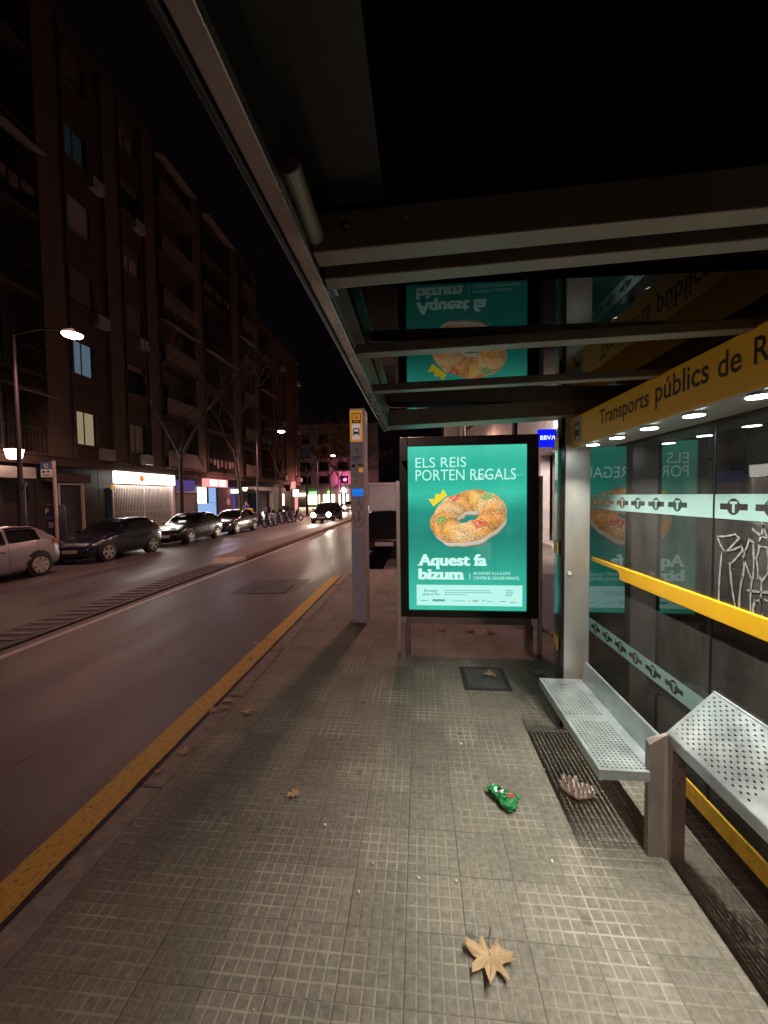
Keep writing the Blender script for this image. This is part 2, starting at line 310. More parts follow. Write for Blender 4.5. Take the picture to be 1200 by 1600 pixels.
class MB:
    def __init__(s): s.v = []; s.f = []; s.mi = []; s.cur = 0
    def add(s, vs, fs):
        b = len(s.v); s.v += [tuple(p) for p in vs]
        for f in fs: s.f.append([b + i for i in f]); s.mi.append(s.cur)
        return s
    def box(s, x0, x1, y0, y1, z0, z1):
        vs = [(x, y, z) for z in (z0, z1) for y in (y0, y1) for x in (x0, x1)]
        return s.add(vs, [(0, 2, 3, 1), (4, 5, 7, 6), (0, 1, 5, 4), (2, 6, 7, 3), (0, 4, 6, 2), (1, 3, 7, 5)])
    def hexa(s, p):   # 8 corners: bottom 4 ccw, top 4 ccw
        return s.add(p, [(3, 2, 1, 0), (4, 5, 6, 7), (0, 1, 5, 4), (1, 2, 6, 5), (2, 3, 7, 6), (3, 0, 4, 7)])
    def tube(s, pts, rad, n=8, cap=True):
        pts = [Vector(p) for p in pts]; k = len(pts)
        rad = [rad] * k if isinstance(rad, (int, float)) else rad
        rings = []
        for i, p in enumerate(pts):
            d = (pts[min(i + 1, k - 1)] - pts[max(i - 1, 0)]).normalized()
            a = Vector((0, 0, 1)) if abs(d.z) < 0.9 else Vector((1, 0, 0))
            u = d.cross(a).normalized(); w2 = d.cross(u)
            rings.append([p + (u * math.cos(2 * math.pi * j / n) + w2 * math.sin(2 * math.pi * j / n)) * rad[i] for j in range(n)])
        vs = [q for r in rings for q in r]
        fs = [(i * n + j, i * n + (j + 1) % n, (i + 1) * n + (j + 1) % n, (i + 1) * n + j) for i in range(k - 1) for j in range(n)]
        if cap: fs += [tuple(reversed(range(n))), tuple(range((k - 1) * n, k * n))]
        return s.add(vs, fs)
    def prism(s, poly, f, a, b):  # poly of 2D points; f(u,v,w)->3D; extruded w from a to b
        n = len(poly); tris = tessellate_polygon([[Vector((p[0], p[1], 0)) for p in poly]])
        vs = [f(p[0], p[1], a) for p in poly] + [f(p[0], p[1], b) for p in poly]
        fs = [tuple(t) for t in tris] + [tuple(n + i for i in reversed(t)) for t in tris]
        fs += [(i, (i + 1) % n, n + (i + 1) % n, n + i) for i in range(n)]
        return s.add(vs, fs)
    def disc(s, c, r, ax, n=20, th=0.01):
        c = Vector(c); ax = Vector(ax).normalized()
        return s.tube([c, c + ax * th], r, n)
    def build(s, name, mats, parent=None, smooth=False, bevel=0.0, fix=True):
        me = D.meshes.new(name); o0 = origin_of(parent)
        me.from_pydata([(v[0] - o0.x, v[1] - o0.y, v[2] - o0.z) for v in s.v], [], s.f)
        mats = mats if isinstance(mats, (list, tuple)) else [mats]
        for m in mats: me.materials.append(m)
        for i, p in enumerate(me.polygons): p.material_index = min(s.mi[i], len(mats) - 1); p.use_smooth = smooth
        if fix:
            bm = bmesh.new(); bm.from_mesh(me); bmesh.ops.recalc_face_normals(bm, faces=bm.faces); bm.to_mesh(me); bm.free()
        o = D.objects.new(name, me); COL.objects.link(o); o.parent = parent
        if bevel > 0:
            b = o.modifiers.new("bevel", 'BEVEL'); b.width = bevel; b.segments = 2; b.limit_method = 'ANGLE'; b.angle_limit = R(40)
        return o

def copy_tree(o, parent=None):
    c = o.copy(); COL.objects.link(c); c.parent = parent
    for ch in list(o.children): copy_tree(ch, c)
    return c

def fill2d(polys):
    """even-odd fill of closed 2D outlines -> verts (x,y), faces"""
    cu = D.curves.new("f", 'CURVE'); cu.dimensions = '2D'; cu.fill_mode = 'BOTH'
    for p in polys:
        sp = cu.splines.new('POLY'); sp.points.add(len(p) - 1); sp.use_cyclic_u = True
        for i, q in enumerate(p): sp.points[i].co = (q[0], q[1], 0, 1)
    return _take(D.objects.new("f", cu), cu)

def _take(ob, cu):
    COL.objects.link(ob); dg = bpy.context.evaluated_depsgraph_get(); dg.update()
    me = D.meshes.new_from_object(ob.evaluated_get(dg))
    vs = [(v.co.x, v.co.y) for v in me.vertices]; fs = [tuple(p.vertices) for p in me.polygons]
    COL.objects.unlink(ob); D.objects.remove(ob); D.curves.remove(cu); D.meshes.remove(me)
    return vs, fs

_tc = {}
def text2d(body, w, h, off=0.0, slab=0.0, space=1.0):
    """lettering fitted into a w x h box with its lower left corner at 0,0"""
    key = (body, off, slab, space)
    if key not in _tc:
        cu = D.curves.new("t", 'FONT'); cu.body = body; cu.size = 1; cu.offset = off; cu.resolution_u = 3
        cu.space_character = space
        vs, fs = _take(D.objects.new("t", cu), cu)
        if slab > 0:
            base = min(v[1] for v in vs if True)
            ys = sorted(set(round(v[1], 3) for v in vs))
            flat = sorted(v[0] for v in vs if abs(v[1] + off) < 0.004)
            runs = []; 
            i = 0
            while i < len(flat) - 1:
                a = flat[i]; b = flat[i + 1]
                if b - a < 0.30:
                    runs.append((a, b)); i += 2
                else: i += 1
            for a, b in runs:
                k = len(vs); vs += [(a - slab, -off), (b + slab, -off), (b + slab, -off + slab * 0.8), (a - slab, -off + slab * 0.8)]; fs.append((k, k + 1, k + 2, k + 3))
        _tc[key] = (vs, fs)
    vs, fs = _tc[key]
    x0 = min(v[0] for v in vs); x1 = max(v[0] for v in vs); y0 = min(v[1] for v in vs); y1 = max(v[1] for v in vs)
    return [((v[0] - x0) / (x1 - x0) * w, (v[1] - y0) / (y1 - y0) * h) for v in vs], fs

def flat_obj(name, shapes, frame, mats, parent, th=0.0):
    """shapes: list of (verts2d, faces, u0, v0); frame(u,v)->3D"""
    mb = MB()
    for vs, fs, u0, v0 in shapes: mb.add([frame(u0 + a, v0 + b) for a, b in vs], fs)
    return mb.build(name, mats, parent, fix=False)

def circ(cx, cy, r, n=28, a0=0, a1=2 * math.pi):
    return [(cx + r * math.cos(a0 + (a1 - a0) * i / n), cy + r * math.sin(a0 + (a1 - a0) * i / n)) for i in range(n)]
def rect(x0, y0, x1, y1): return [(x0, y0), (x1, y0), (x1, y1), (x0, y1)]

def light(name, kind, loc, energy, col, size=0.05, parent=None, dirv=(0, 0, -1), spot=120, blend=0.5, shape=None):
    li = D.lights.new(name, kind); li.energy = energy; li.color = col
    if kind == 'AREA':
        li.shape = 'RECTANGLE'; li.size = shape[0]; li.size_y = shape[1]
    else: li.shadow_soft_size = size
    if kind == 'SPOT': li.spot_size = R(spot); li.spot_blend = blend
    o = D.objects.new(name, li); COL.objects.link(o); o.parent = parent
    o.location = Vector(loc) - origin_of(parent)
    o.rotation_euler = Vector(dirv).to_track_quat('-Z', 'Y').to_euler()
    return o

# ---------------------------------------------------------------- the ground
SL = 0.035
def rz(x):                                 # road surface height at cross position x (x < -1.6)
    return -0.12 - SL * (abs(x) - 1.9)
XF = -12.0; ZF = rz(XF) + 0.12             # far kerb and far pavement height
tag(MB().add([(-1.5, -12, rz(-1.5)), (XF - .05, -12, rz(XF)), (XF - .05, 200, rz(XF)), (-1.5, 200, rz(-1.5))], [(0, 1, 2, 3)]).build("road", M['asphalt']), kind='structure')
tag(MB().add([(60, -60, -0.16), (-0.9, -60, -0.16), (-0.9, 260, -0.16), (60, 260, -0.16)], [(0, 1, 2, 3)]).build("ground", M['asphalt2']), kind='structure')
tag(MB().add([(-80, -60, -0.62), (-11, -60, -0.62), (-11, 260, -0.62), (-80, 260, -0.62)], [(0, 1, 2, 3)]).build("ground", M['asphalt2']), kind='structure')
pv = MB().box(-1.47, 8.0, -12, 8.4, -0.2, 0).box(0.5, 8.0, 8.4, 120, -0.2, 0)
tag(pv.build("pavement", M['pave']), kind='structure')
kb = MB()
y = -12.0
while y < 8.3:
    y2 = min(y + 1.0, 8.4); kb.box(-1.61, -1.474, y + 0.004, y2 - 0.004, -0.2, 0.004 + 0.003 * math.sin(y * 3)); y = y2
x = -1.46
while x < 0.4:
    kb.box(x + .004, min(x + .65, .5) - .004, 8.404, 8.54, -0.2, 0.003); x += .65
y = 8.54
while y < 90:
    kb.box(0.36, 0.496, y + .004, y + .996, -0.2, 0.004); y += 1.0
tag(kb.build("kerb", M['kerb'], bevel=0.012), kind='structure')
tag(MB().box(XF - 0.15, XF, -12, 120, ZF - 0.3, ZF + 0.004).box(-15.2, XF - 0.154, -12, 120, ZF - 0.3, ZF).build("opposite_pavement", M['farpave']), kind='structure')
def strip(x0, x1, y0, y1, dz=0.004):
    return [(x0, y0, rz(x0) + dz), (x1, y0, rz(x1) + dz), (x1, y1, rz(x1) + dz), (x0, y1, rz(x0) + dz)], [(0, 1, 2, 3)]
tag(MB().build("yellow_kerb_line", M['ypaint']), kind='structure') if False else None
yl_ = MB(); q_ = -12.0; rn = random.Random(9); a_, b_2 = -1.945, -1.752
while q_ < 8.3:
    s_n = .11; a2, b2_ = -1.945 + rn.uniform(-.003, .004), -1.752 + rn.uniform(-.005, .003)
    yl_.add([(a_, q_, rz(a_) + .004), (b_2, q_, rz(b_2) + .004), (b2_, q_ + s_n, rz(b2_) + .004), (a2, q_ + s_n, rz(a2) + .004)], [(0, 1, 2, 3)]); a_, b_2 = a2, b2_; q_ += s_n
tag(yl_.build("yellow_kerb_line", M['ypaint'], fix=False), kind='structure')
tag(MB().add(*strip(-1.775, -1.6, -12, 8.35, .0022)).build("gutter", M['mortar']), kind='structure')
mk = MB()
for a, b in ((-12, 60),): mk.add(*strip(-5.06, -4.94, a, b))
tag(mk.build("lane_line", M['wpaint']), kind='structure')
tag(MB().add(*strip(-3.6, -2.35, 6.9, 8.1, 0.0035)).build("road_patch", M['patch']), kind='structure')
# side asphalt crossing the pavement to the right, with worn white dashes
tag(MB().add([(1.15, 4.75, .004), (8, 4.75, .004), (8, 8.1, .004), (1.15, 8.1, .004)], [(0, 1, 2, 3)]).build("side_road", M['asphalt2']), kind='structure')
tag(MB().box(1.95, 2.2, 7.3, 7.36, .006, .009).box(1.75, 2.05, 6.55, 6.6, .006, .009).box(2.5, 2.8, 7.1, 7.16, .006, .009).build("lane_dashes", M['wpaint']), kind='structure')

def cover(name, cx, cy, hw, hd, z0, slope, label):
    e = empty(name, (cx, cy, z0), label, 'manhole cover')
    def z(x, dz): return z0 + dz + (SL * (x - cx) if slope else 0)
    def slab(mb, ax, bx, ay, by, a, b):
        mb.hexa([(ax, ay, z(ax, a)), (bx, ay, z(bx, a)), (bx, by, z(bx, a)), (ax, by, z(ax, a)), (ax, ay, z(ax, b)), (bx, ay, z(bx, b)), (bx, by, z(bx, b)), (ax, by, z(ax, b))])
    m = MB(); slab(m, cx - hw, cx + hw, cy - hd, cy + hd, -.01, .0045); m.build("cover_frame", M['mortar'], e)
    m = MB(); slab(m, cx - hw + .04, cx + hw - .04, cy - hd + .04, cy + hd - .04, -.01, .008); m.build("cover_plate", M['cover'], e, bevel=.003)
    m = MB(); slab(m, cx - .03, cx + .03, cy - .012, cy + .012, .0, .0088); m.build("lifting_slot", M['ink'], e)
cover("manhole_cover", 0.57, 3.40, 0.20, 0.22, 0.0, False, "square cast cover set in the pavement in front of the lit poster")
cover("manhole_cover", -2.87, 7.45, 0.36, 0.30, rz(-2.87), True, "dark rectangular cover set in the near traffic lane")

# lane separators: low ribbed rubber strip, then a raised stone island
sp_ = empty("lane_separator", (-5.6, 3, rz(-5.6)), "low ribbed dark rubber strip beside the white lane line", 'lane separator')
b = MB()
def sl_box(mb, x0, x1, y0, y1, a, c):
    mb.hexa([(x0, y0, rz(x0) + a), (x1, y0, rz(x1) + a), (x1, y1, rz(x1) + a), (x0, y1, rz(x0) + a), (x0, y0, rz(x0) + c), (x1, y0, rz(x1) + c), (x1, y1, rz(x1) + c), (x0, y1, rz(x0) + c)])
sl_box(b, -5.98, -5.25, -8, 10.9, 0.004, 0.03); b.build("base_strip", M['rubber'], sp_, bevel=.006)
ribs = MB(); y = -8.0
while y < 10.6: sl_box(ribs, -5.90, -5.36, y, y + .075, 0.0302, 0.045); y += .225
ribs.build("rib_row", M['kerb'], sp_, bevel=.01)
isl = empty("traffic_island", (-5.7, 12, rz(-5.7)), "long raised stone island dividing the two directions of traffic", 'traffic island')
b = MB(); sl_box(b, -6.25, -5.2, 11.6, 90, 0.0, .13); b.build("kerb_body", M['stone_sep'], isl, bevel=.03)
b = MB()
b.hexa([(-6.1, 10.95, rz(-6.1)), (-5.35, 10.8, rz(-5.35)), (-5.2, 11.59, rz(-5.2)), (-6.25, 11.59, rz(-6.25)), (-6.0, 11.1, rz(-6) + .06), (-5.45, 11.0, rz(-5.4) + .06), (-5.22, 11.59, rz(-5.2) + .125), (-6.2, 11.59, rz(-6.2) + .125)])
b.build("island_nose", M['pale'], isl, bevel=.02)

# ---------------------------------------------------------------- bus shelter
XG = 1.29
sh = empty("bus_shelter", (1.1, 2.65, 0), "steel and glass bus shelter with yellow sign band and dark glass roof", 'bus shelter')
# roof glass
MB().box(-0.31, 1.42, -2.6, 2.74, 2.262, 2.274).build("roof_glass", M['rglass'], sh)
# street-side edge beam
MB().box(-0.235, -0.205, -2.6, 2.66, 2.115, 2.134).build("roof_edge_beam", M['edge_alu'], sh, bevel=.002)
MB().box(-0.233, -0.207, -2.6, 2.655, 2.1345, 2.258).box(-0.2065, -0.16, -2.6, .63, 2.232, 2.258).build("edge_beam_core", M['darkm'], sh)  # shade put into the colour: dark metal where little floor light bounces up
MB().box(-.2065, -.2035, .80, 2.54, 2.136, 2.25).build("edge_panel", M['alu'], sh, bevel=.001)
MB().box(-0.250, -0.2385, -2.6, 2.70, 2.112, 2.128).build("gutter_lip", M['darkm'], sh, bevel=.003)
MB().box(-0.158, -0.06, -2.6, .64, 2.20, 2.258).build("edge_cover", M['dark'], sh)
# cylindrical hinge near the edge beam
hg = MB().tube([(-0.196, .50, 2.165), (-0.196, .655, 2.155)], .017, 16).build("hinge_rod", M['alu'], sh, smooth=False, bevel=.003)
MB().box(-.203, -.185, .69, .808, 2.15, 2.165).box(-.203, -.192, .81, .85, 2.14, 2.20).build("hinge_bracket", M['edge_alu'], sh, bevel=.002)
def beam(y0, y1, zb0, zt0, name="roof_beam", dz=0.028, mm='alu'):
    x0, x1 = -0.203, 1.4
    s = dz / 1.6
    q = lambda x, z: z + s * (x - x0)
    m = MB().hexa([(x0, y0, q(x0, zb0)), (x1, y0, q(x1, zb0)), (x1, y1, q(x1, zb0)), (x0, y1, q(x0, zb0)),
                   (x0, y0, q(x0, zt0)), (x1, y0, q(x1, zt0)), (x1, y1, q(x1, zt0)), (x0, y1, q(x0, zt0))])
    return m.build(name, M[mm], sh, bevel=.003)
b1 = beam(.655, .703, 2.125, 2.20, dz=.045)
beam(.743, .785, 2.122, 2.16, dz=.045)
beam(.704, .742, 2.15, 2.19, name="beam_slot", dz=.045, mm='dark')
beam(1.19, 1.24, 2.125, 2.158); beam(1.655, 1.705, 2.125, 2.158)
beam(2.55, 2.72, 2.128, 2.235, dz=.05)
beam(-.32, -.25, 2.125, 2.20); beam(-1.6, -1.5, 2.125, 2.2)
MB().tube([(-.138, .6542, 2.173), (-.138, .6535, 2.173)], .0105, 14).build("screw_hole", M['ink'], b1)
MB().tube([(-.134, .6532, 2.170), (-.134, .652, 2.170)], .005, 10).tube([(-.020, .6544, 2.178), (-.020, .653, 2.178)], .004, 8).build("screw", M['steel'], b1)
for sx, sz in ((-.17, 2.165), (1.0, 2.2)):
    MB().tube([(sx, 2.549, sz), (sx, 2.546, sz)], .007, 10).build("screw", M['steel'], sh)
# end pillar
pl = MB().box(.99, 1.157, 2.62, 2.70, 0, 2.20)
pil = pl.build("pillar", M['steel'], sh, bevel=.006)
MB().box(.968, .9895, 2.625, 2.70, 0.02, 2.24).build("dark_gasket", M['dark'], pil)
MB().tube([(1.022, 2.6195, 1.105), (1.022, 2.612, 1.105)], .0125, 18).build("round_bolt", M['white'], pil)
# glass fin beside the pillar with yellow stickers
fin = MB().hexa([(.957, 2.64, .06), (.967, 2.64, .06), (1.012, 2.86, .06), (1.002, 2.86, .06), (.957, 2.64, 2.12), (.967, 2.64, 2.12), (1.012, 2.86, 2.12), (1.002, 2.86, 2.12)]).build("side_fin", M['fin'], sh)
for zc in (2.0, 1.27, .60):
    z0, z1 = zc - .045, zc + .045
    MB().hexa([(.953, 2.645, z0), (.956, 2.645, z0), (.993, 2.83, z0), (.990, 2.83, z0), (.953, 2.645, z1), (.956, 2.645, z1), (.993, 2.83, z1), (.990, 2.83, z1)]).build("yellow_sticker", M['yellow'], fin)
# second pillar out of sight to the left of the viewer's back
MB().box(.99, 1.157, -1.7, -1.62, 0, 2.22).build("pillar", M['steel'], sh, bevel=.006)
# rear glass wall
for y0, y1 in ((1.716, 3.02), (-.06, 1.704), (-1.68, -.07)):
    MB().box(XG, XG + .010, y0, y1, .258, 2.2).build("glass_panel", M['glass'], sh)
MB().box(XG - .002, XG + .012, 1.705, 1.715, .258, 2.2).build("panel_joint", M['dark'], sh)
MB().box(XG - .008, XG + .03, -1.7, 3.04, .17, .2575).build("bottom_rail", M['yrail'], sh, bevel=.004)
MB().box(XG - .012, XG + .05, -1.7, 3.04, 2.2, 2.235).build("top_rail", M['alu'], sh)
MB().box(XG - .01, XG + .05, 3.022, 3.06, 0, 2.235).build("corner_post", M['steel'], sh)
# yellow handrail bar with a thinner tongue at its far end
def gx(u, v, w_): return (w_, u, v)
bar = MB().prism([(-1.6, 1.096), (2.44, 1.096), (2.455, 1.105), (2.46, 1.13), (2.48, 1.148), (2.85, 1.150), (2.86, 1.18), (-1.6, 1.18)], gx, XG - .022, XG - .003)
bar.build("yellow_bar", M['yellow'], sh, bevel=.003)
# transit film bands
def t_logo():
    bar_h = .013; r = .034; L = .07
    a = math.asin(bar_h / r)
    out = [(-L, -bar_h)] + [(r * math.cos(t), r * math.sin(t)) for t in [math.pi + a + (math.pi - 2 * a) * i / 14 for i in range(15)]] + [(L, -bar_h), (L, bar_h)] + \
          [(r * math.cos(t), r * math.sin(t)) for t in [a + (math.pi - 2 * a) * i / 14 for i in range(15)]] + [(-L, bar_h)]
    T = [(-.019, .012), (-.019, .022), (.019, .022), (.019, .012), (.0065, .012), (.0065, -.024), (-.0065, -.024), (-.0065, .012)]
    return out, T
LG, TT = t_logo()
def band(z0, z1, y0, y1, first):
    polys = [rect(y0, z0, y1, z1)]; zc = (z0 + z1) / 2
    yc = first
    while yc > y0 - .1:
        if yc - .075 > y0 and yc + .075 < y1:
            polys.append([(yc + p[0], zc + p[1]) for p in LG]); polys.append([(yc - p[0], zc + p[1]) for p in TT])
        yc -= .175
    vs, fs = fill2d(polys)
    mb = MB().add([(XG - .0015, a, c) for a, c in vs], fs)
    return mb.build("transit_band", M['film'], sh, fix=False)
for zz in ((1.535, 1.64), (.605, .705)):
    band(*zz, 1.716, 3.0, 2.825); band(*zz, -.05, 1.704, 1.605)
# sign box with lettering and pictogram
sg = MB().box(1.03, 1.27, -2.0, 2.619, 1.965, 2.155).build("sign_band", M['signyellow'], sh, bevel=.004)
def sf(u, v): return (1.0985, 2.357 - u, 2.0 + v)     # u runs toward the viewer
MB().box(1.034, 1.265, -2.0, 2.61, 1.958, 1.964).build("sign_soffit", M['steel'], sg)
for word, ya, yb, z0, z1 in (("Transports", 2.357, 1.855, 2.035, 2.150), ("p\u00fablics", 1.805, 1.473, 2.035, 2.163), ("de", 1.430, 1.325, 2.0615, 2.155), ("R", 1.277, 1.218, 2.062, 2.150)):
    vs, fs = text2d(word, ya - yb, z1 - z0, 0.012)
    MB().add([(1.0282, (ya - a) * .938, H + (z0 + c - H) * .94) for a, c in vs], fs).build("lettering", M['brown'], sg, fix=False)
def bus_icon(cx, cy, s):
    body = [(-.5, -.35), (.5, -.35), (.5, .25), (.42, .5), (-.42, .5), (-.5, .25)]
    win = [(-.38, .02), (.38, .02), (.34, .34), (-.34, .34)]
    l1 = circ(-.33, -.18, .07, 10); l2 = circ(.33, -.18, .07, 10)
    w1 = rect(-.48, -.55, -.28, -.36); w2 = rect(.28, -.55, .48, -.36)
    return [[(cx + p[0] * s, cy + p[1] * s) for p in q] for q in (body, win, l1, l2, w1, w2)]
MB().box(1.0265, 1.0298, 2.455, 2.585, 1.98, 2.14).build("pictogram_plate", M['white'], sg, bevel=.001)
vs, fs = fill2d(bus_icon(0, 0, .085))
MB().add([(1.0258, 2.52 - a, 2.06 + c * 1.15) for a, c in vs], fs).build("pictogram", M['ink'], sg, fix=False)
# ceiling lamps under the sign
k = 0
yl = 2.39
while yl > .15:
    hs = MB().tube([(1.07, yl, 1.9575), (1.07, yl, 1.948)], .038, 20).build("downlight", M['steel'], sh)
    MB().tube([(1.07, yl, 1.9478), (1.07, yl, 1.9455)], .034, 20).build("led", M['led'], hs)
    light("downlight_lamp", 'SPOT', (1.07, yl, 1.942), 38.0, (1.0, .965, 0.84), .007, sh, spot=106, blend=1.0, dirv=(-.10, 0, -1))
    yl -= .2915

# graffiti tag on the glass
tg = MB()
def stroke(pts, wd=.006):
    P3 = [Vector((XG - .0022, 0, 0)) + Vector((0, p[0], p[1])) for p in pts]
    for i in range(len(P3) - 1):
        a, c = P3[i], P3[i + 1]; d = (c - a).normalized(); nr_ = Vector((0, -d.z, d.y)); K_ = 7; L_ = []; R_ = []
        for k_ in range(K_ + 1):
            t_ = k_ / K_; q_ = a.lerp(c, t_) + nr_ * .004 * math.sin(3.1 * t_ + i) ; w_ = wd * random.uniform(.35, .72); L_.append(q_ - nr_ * w_); R_.append(q_ + nr_ * w_)
        tg.add(L_ + R_, [(k_, k_ + 1, K_ + 2 + k_, K_ + 1 + k_) for k_ in range(K_)])
def px(x, y):       # a point of the glass plane, from where it is seen
    d = cob.matrix_world.to_3x3() @ Vector(((x - 600) / 600, -(y - 800) / 600, -1)); t = (XG - .002) / d.x; return (d.y * t - .10, H + d.z * t)
for line in ([(1121, 838), (1150, 834), (1156, 842), (1132, 862), (1121, 838)], [(1132, 862), (1160, 852), (1161, 862), (1140, 880)], [(1128, 862), (1123, 940)], [(1140, 878), (1149, 950)],
             [(1160, 905), (1163, 860), (1172, 842), (1177, 850), (1176, 905), (1160, 868)], [(1160, 900), (1155, 952)], [(1175, 905), (1173, 960)],
             [(1184, 905), (1181, 870), (1188, 852), (1199, 858), (1200, 890), (1192, 908), (1184, 900)], [(1190, 910), (1191, 965)],
             [(1175, 826), (1200, 842)], [(1186, 846), (1193, 818), (1200, 846)], [(1167, 922), (1212, 925)], [(1180, 938), (1177, 960)], [(1178, 938), (1190, 936), (1190, 960)], [(1194, 936), (1204, 938), (1203, 962)]):
    stroke([px(*p) for p in line], .008)
tg.build("graffiti", M['tag'], sh, fix=False)

# ---------------------------------------------------------------- perforated bench and leaning rest
def perforated(u0, u1, v0, v1, nu, nv, hu, hv, skip, f, th, stagger=False):
    """sheet in (u,v) with real slots; f(u,v,w)->3D, thickness th below"""
    mb = MB(); du = (u1 - u0) / nu; dv = (v1 - v0) / nv
    K = 8
    for i in range(nu):
        for j in range(nv):
            a0, a1 = u0 + i * du, u0 + (i + 1) * du; b0, b1 = v0 + j * dv, v0 + (j + 1) * dv
            cu, cv = (a0 + a1) / 2, (b0 + b1) / 2
            if skip(i, j):
                mb.add([f(a0, b0, 0), f(a1, b0, 0), f(a1, b1, 0), f(a0, b1, 0)], [(0, 1, 2, 3)])
                mb.add([f(a0, b0, -th), f(a1, b0, -th), f(a1, b1, -th), f(a0, b1, -th)], [(3, 2, 1, 0)]); continue
            ring = []
            for t in range(K):
                an = math.pi / 4 + 2 * math.pi * t / K
                ring.append((cu + hu * max(-1, min(1, 1.25 * math.cos(an))), cv + hv * max(-1, min(1, 1.25 * math.sin(an)))))
            cor = [(a1, b1), (cu, b1), (a0, b1), (a0, cv), (a0, b0), (cu, b0), (a1, b0), (a1, cv)]
            for wz in (0, -th):
                mb.add([f(*p, wz) for p in cor] + [f(*p, wz) for p in ring], [(t, (t + 1) % K, K + (t + 1) % K, K + t) for t in range(K)])
            mb.add([f(*p, 0) for p in ring] + [f(*p, -th) for p in ring], [(t, (t + 1) % K, K + (t + 1) % K, K + t) for t in range(K)])
    return mb

bn = empty("bench", (.92, 2.15, 0), "low perforated steel bench fixed between the pillar and the short steel post", 'bench')
bz = .40
def bf(u, v, w_): return (u, v, bz + w_)
seat = perforated(.815, 1.045, 1.735, 2.585, 11, 45, .0050, .0046, lambda i, j: 20 <= j <= 22 or i == 10, bf, .003)
seat.box(.802, .8148, 1.722, 2.60, bz - .0315, bz).box(.8148, 1.075, 2.586, 2.60, bz - .0315, bz).box(.8148, 1.02, 1.722, 1.7345, bz - .045, bz)
seat.box(1.0452, 1.075, 1.7348, 2.5858, bz - .003, bz)
seat.box(.802, .8148, 1.7222, 2.5998, bz - .05, bz - .0318)
seat.build("seat", M['steel_h'], bn, fix=False)
up = MB().prism([(1.0752, .385), (1.080, .385), (1.104, .515), (1.112, .515), (1.112, .520), (1.0995, .520)], lambda u, v, w_: (u, w_, v), 1.73, 2.60)
up.build("upstand", M['steel_h'], bn, bevel=.0015)
MB().prism([(.95, bz - .0035), (1.12, bz - .0035), (1.12, bz - .10)], lambda u, v, w_: (u, w_, v), 2.56, 2.565).build("seat_bracket", M['steel_h'], bn)
sp2 = empty("support_post", (1.09, 1.725, 0), "short brown steel post holding the ends of the bench and the leaning rest", 'post')
pp = MB()
pts = [(1.02, 1.742), (1.080, 1.738), (1.107, 1.722), (1.167, 1.726), (1.167, 1.775), (1.02, 1.775)]
top = [.520, .565, .583, .583, .583, .530]
n6 = len(pts)
pp.add([(p[0], p[1], 0) for p in pts] + [(p[0], p[1], t) for p, t in zip(pts, top)], [tuple(reversed(range(n6))), tuple(range(n6, 2 * n6))] + [(i, (i + 1) % n6, n6 + (i + 1) % n6, n6 + i) for i in range(n6)])
pp.build("post_body", M['alu'], sp2, bevel=.002)
MB().tube([(1.137, 1.7238, .44), (1.137, 1.722, .44)], .005, 10).tube([(1.137, 1.7238, .36), (1.137, 1.722, .36)], .005, 10).build("bolt", M['darkm'], sp2)
lr = empty("leaning_rest", (1.2, 1.0, 0), "sloping perforated steel leaning rest right of the bench, near the viewer", 'leaning rest')
A = Vector((1.092, 0, .585)); Bv = Vector((1.283, 0, .775)); L = (Bv - A).length; dirv = (Bv - A).normalized(); nv_ = Vector((-dirv.z, 0, dirv.x))
def lf(u, v, w_):
    p = A + dirv * u + nv_ * w_; return (p.x, v, p.z)
blank = lambda i, j: (j % 27 in (24, 25, 26)) or (i + j) % 2 == 1
rest = perforated(.016, L - .016, -.25, 1.705, 16, 118, .0030, .0062, lambda i, j: (j % 42 in (5, 6, 7, 8, 9)) or (i + j) % 2 == 1, lf, .003)
def lq(u0, u1, v0, v1, w0, w1):
    rest.hexa([lf(u0, v0, w0), lf(u1, v0, w0), lf(u1, v1, w0), lf(u0, v1, w0), lf(u0, v0, w1), lf(u1, v0, w1), lf(u1, v1, w1), lf(u0, v1, w1)])
lq(0, .0158, -.25, 1.721, -.003, 0); lq(L - .0158, L, -.25, 1.721, -.003, 0); lq(.016, L - .016, 1.7052, 1.721, -.003, 0)
rest.build("rest_plate", M['steel_h'], lr, fix=False)
MB().box(1.0905, 1.0935, -.25, 1.715, .535, .582).build("front_lip", M['steel_h'], lr)
MB().tube([(1.283, -.25, .772), (1.283, 1.721, .772)], .006, 8).build("top_edge", M['steel_h'], lr)

# ---------------------------------------------------------------- backlit poster stand
mp_ = empty("poster_stand", (.49, 4.0, 0), "tall black illuminated poster stand with green advertisement", 'poster stand')
F = 3.94
fr = MB().box(-.197, -.114, F, F + .18, .38, 2.25).box(1.085, 1.196, F, F + .18, .38, 2.25).box(-.1139, 1.0849, F, F + .18, 2.155, 2.25).box(-.1139, 1.0849, F, F + .18, .38, .452).box(-.1139, 1.0849, F + .06, F + .18, .4521, 2.1549)
frm = fr.build("frame", M['dark'], mp_, bevel=.004)
MB().box(-.14, 1.14, F + .03, F + .15, .30, .379).build("bottom_panel", M['alu'], mp_, bevel=.003)
for xa, xb in ((-.16, -.10), (1.09, 1.16)): MB().box(xa, xb, F + .04, F + .14, 0, .299).build("leg", M['alu'], mp_, bevel=.004)
MB().box(-.238, -.199, F - .02, F + .03, 0, 1.80).build("side_post", M['steel'], mp_, bevel=.004)
MB().box(1.198, 1.232, F - .02, F + .03, 0, 1.83).build("side_post", M['steel'], mp_, bevel=.004)
vs, fs = text2d("URBAN", .215, .05, 0.0, space=1.25)
MB().add([(.38 + a, F - .002, 2.185 + c) for a, c in vs], fs).build("lettering", mat("faded_lettering", (.10, .10, .10), .6), frm, fix=False)
